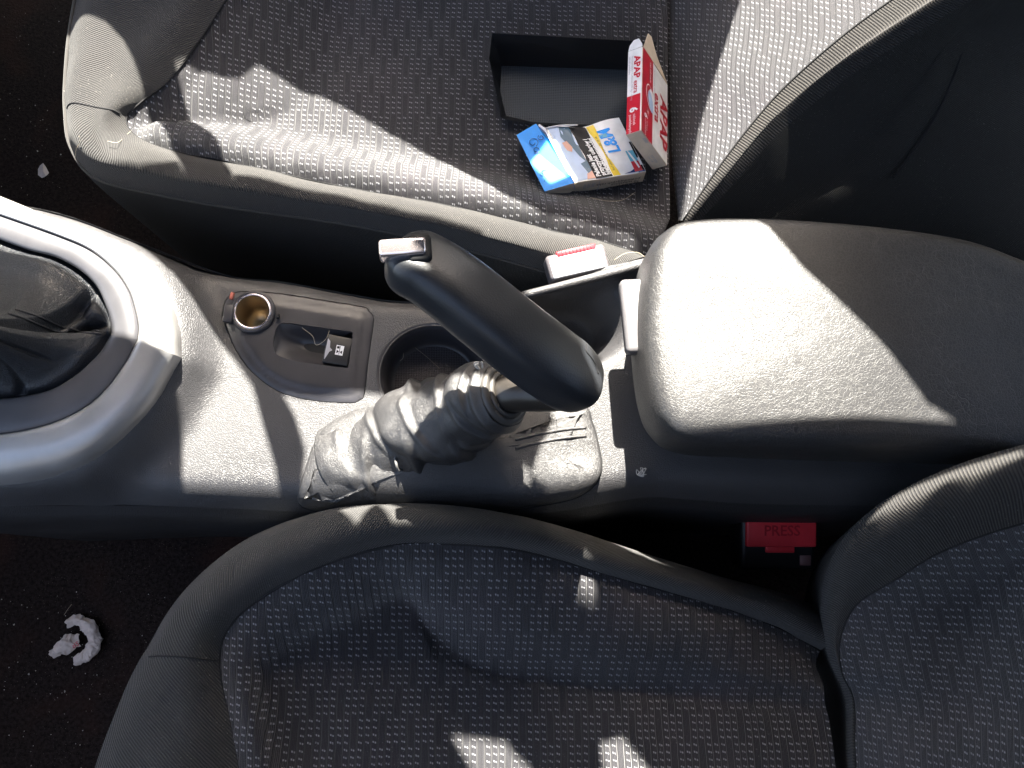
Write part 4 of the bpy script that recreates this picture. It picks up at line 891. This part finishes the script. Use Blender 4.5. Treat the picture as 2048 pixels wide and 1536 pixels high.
for a0, c0, rr0 in ((0, (1066, 285), 1.0), (1, (1072, 300), .7), (2, (1088, 345), .8), (3, (1082, 275), .6), (4, (1095, 362), .6)):
    tube('swirl_print', [W(c0[0] + (4 + k * .9) * rr0 * math.cos(k * .9 + a0), c0[1] + (4 + k * .7) * rr0 * math.sin(k * .9 + a0), -.0268 - .0062 * max(0, (1089 - c0[0]) / 50)) for k in range(9)], .00035, M['navy'], ld, 4)
text('small_print', 'KING SIZE\nFILTER\nQUALITY', .0028, frame_from(W(1128, 376, -.0345), W(1098, 392, -.034) - W(1128, 376, -.034), W(1135, 385, -.046) - W(1120, 366, -.022)) @ Matrix.Translation((.001, .003, .0006)), M['grey'], ld)
# ------------------------------------------------------------------ crumpled paper and scraps on the floor
def crumple(name, path, widths, label, seed):
    A = spline(path, 10); wv = [v.x for v in spline([Vector((q, 0, 0)) for q in widths], 10)]; vs = []; fs = []; n = 15
    for i, p in enumerate(A):
        t = (A[min(i + 1, len(A) - 1)] - A[max(i - 1, 0)]).normalized(); a = Vector((0, 0, 1)).cross(t).normalized()
        for k in range(n):
            s = k / (n - 1) * 2 - 1
            q = p + a * s * wv[i] + Vector((0, 0, (1 - s * s) * wv[i] * .8))
            q += Vector([noise.noise(q * 260 + Vector((seed + j * 9, 0, 0))) for j in range(3)]) * .0022 + Vector([noise.noise(q * 90 + Vector((seed + j * 5, 3, 0))) for j in range(3)]) * .0022
            vs.append(q)
    for i in range(len(A) - 1):
        for k in range(n - 1): fs.append((i * n + k, i * n + k + 1, (i + 1) * n + k + 1, (i + 1) * n + k))
    return vs, fs
zf_ = -.294
p1 = crumple('a', P3([(135, 1248, zf_), (152, 1240, zf_), (175, 1250, zf_ + .003), (190, 1275, zf_ + .004), (185, 1300, zf_ + .003), (160, 1318, zf_), (148, 1322, zf_)]), [.004, .0055, .0065, .0065, .0065, .006, .004], '', 1)
p2 = crumple('b', P3([(100, 1306, zf_), (118, 1300, zf_ + .002), (138, 1286, zf_ + .004), (160, 1280, zf_ + .003)]), [.003, .0065, .009, .006], '', 7)
cpp = join_mesh('crumpled_paper', [(*p1, 0), (*p2, 0)], [M['paper']]); tag(cpp, 'crumpled white paper scrap with reddish print on the dark floor', 'paper scrap')
b_ = bmesh.new(); b_.from_mesh(cpp.data); bmesh.ops.solidify(b_, geom=b_.faces[:], thickness=.0003); b_.to_mesh(cpp.data); b_.free()
t1 = text('red_print', 'BS', .007, Matrix.Translation(W(146, 1297, -.283)) @ Matrix.Rotation(.5, 4, 'Z'), M['red'], cpp)
sc = [(76, 338), (80, 331), (86, 326), (92, 334), (98, 346), (92, 352), (84, 356), (76, 350)]
vs = P3([(x, y, -.2945 + .0012 * (i % 3)) for i, (x, y) in enumerate(sc)] + [(86, 342, -.2925)]); s_ = link('paper_scrap', mesh('paper_scrap', vs, [(i, (i + 1) % 8, 8) for i in range(8)]), M['paper'], None, False); tag(s_, 'small flat white paper chip on the floor beside the sunlit seat corner', 'paper scrap')
# loose hairs and lint
HR = [('pale curled hair on the sunlit front corner of the seat bolster', [(150, 320, -.02), (152, 300, -.012), (160, 285, -.004), (158, 272, .001)]),
      ('long fine hair across the sunlit seat front near its inner seam', [(215, 282, .003), (235, 285, .003), (250, 272, -.008), (262, 262, -.010)]),
      ('curled hair on the dashed seat fabric by the sunlit edge', [(372, 192, -.033), (388, 180, -.036), (402, 166, -.038), (394, 172, -.036)]),
      ('pale hair lying along the switch recess of the console', [(604, 655, .002), (625, 672, .001), (632, 690, .0), (650, 680, .001), (659, 662, .002)]),
      ('pair of thin hairs in the cup holder', [(800, 722, -.032), (806, 716, -.031), (807, 706, -.030)]),
      ('straight hair across the floor of the cup holder', [(830, 695, -.032), (855, 715, -.032), (880, 738, -.032)]),
      ('fine hair at the seat edge above the armrest latch', [(1180, 395, -.02), (1215, 402, -.02), (1245, 400, -.02), (1270, 385, -.03)]),
      ('curved hair on the sunlit end of the seat bolster', [(1228, 520, .006), (1250, 507, .006), (1275, 505, .006), (1290, 514, .006)]),
      ('thin straight hair on the floor above the crumpled paper', [(128, 1230, -.296), (136, 1218, -.295), (144, 1208, -.296)])]
for lab, pts in HR:
    h = tube('loose_hair', P3(pts), .00018, M['hair'], None, 4); tag(h, lab, 'hair', 'stray hairs')
lf_ = []
for k in range(5):
    c_ = [(1272 + random.uniform(0, 22), 935 + random.uniform(0, 18)) for _ in range(5)]; t_ = tube('lint', [W(x, y, .001 + random.uniform(0, .003)) for x, y in c_], .00028, M['lint'], None, 4); lf_.append(t_)
vv = []; ff = []
for t_ in lf_:
    s = len(vv); vv += [v.co.copy() for v in t_.data.vertices]; ff += [tuple(i + s for i in p.vertices) for p in t_.data.polygons]; bpy.data.objects.remove(t_)
ln = link('lint_tuft', mesh('lint_tuft', vv, ff), M['lint']); tag(ln, 'tangled white lint tuft on the console edge below the armrest', 'lint')
def crumbs(name, boxes, n, z, label, mat, rmin=.0003, rmax=.0008):
    vv = []; ff = []
    for k in range(n):
        x0, y0, x1, y1 = random.choice(boxes); zz = z(0, 0) if callable(z) else z
        p = W(random.uniform(x0, x1), random.uniform(y0, y1), zz); r = random.uniform(rmin, rmax) * (1.8 if random.random() < .06 else 1); s = len(vv)
        for q in ((1, 0, 0), (0, 1, .1), (-.8, .2, 0), (0, -1, .2), (.1, .1, 1)): vv.append(p + Vector(q) * r + Vector([random.uniform(-r, r) * .4 for _ in range(3)]))
        ff += [(s, s + 1, s + 4), (s + 1, s + 2, s + 4), (s + 2, s + 3, s + 4), (s + 3, s, s + 4)]
    o = link(name, mesh(name, vv, ff), mat, None, False); tag(o, label, kind='stuff'); return o
crumbs('dust', [(0, 1170, 330, 1536), (0, 1170, 200, 1450), (0, 0, 130, 390)], 130, -.299, 'fine dust and crumbs scattered on the dark floor', M['lint'], .0003, .0007)
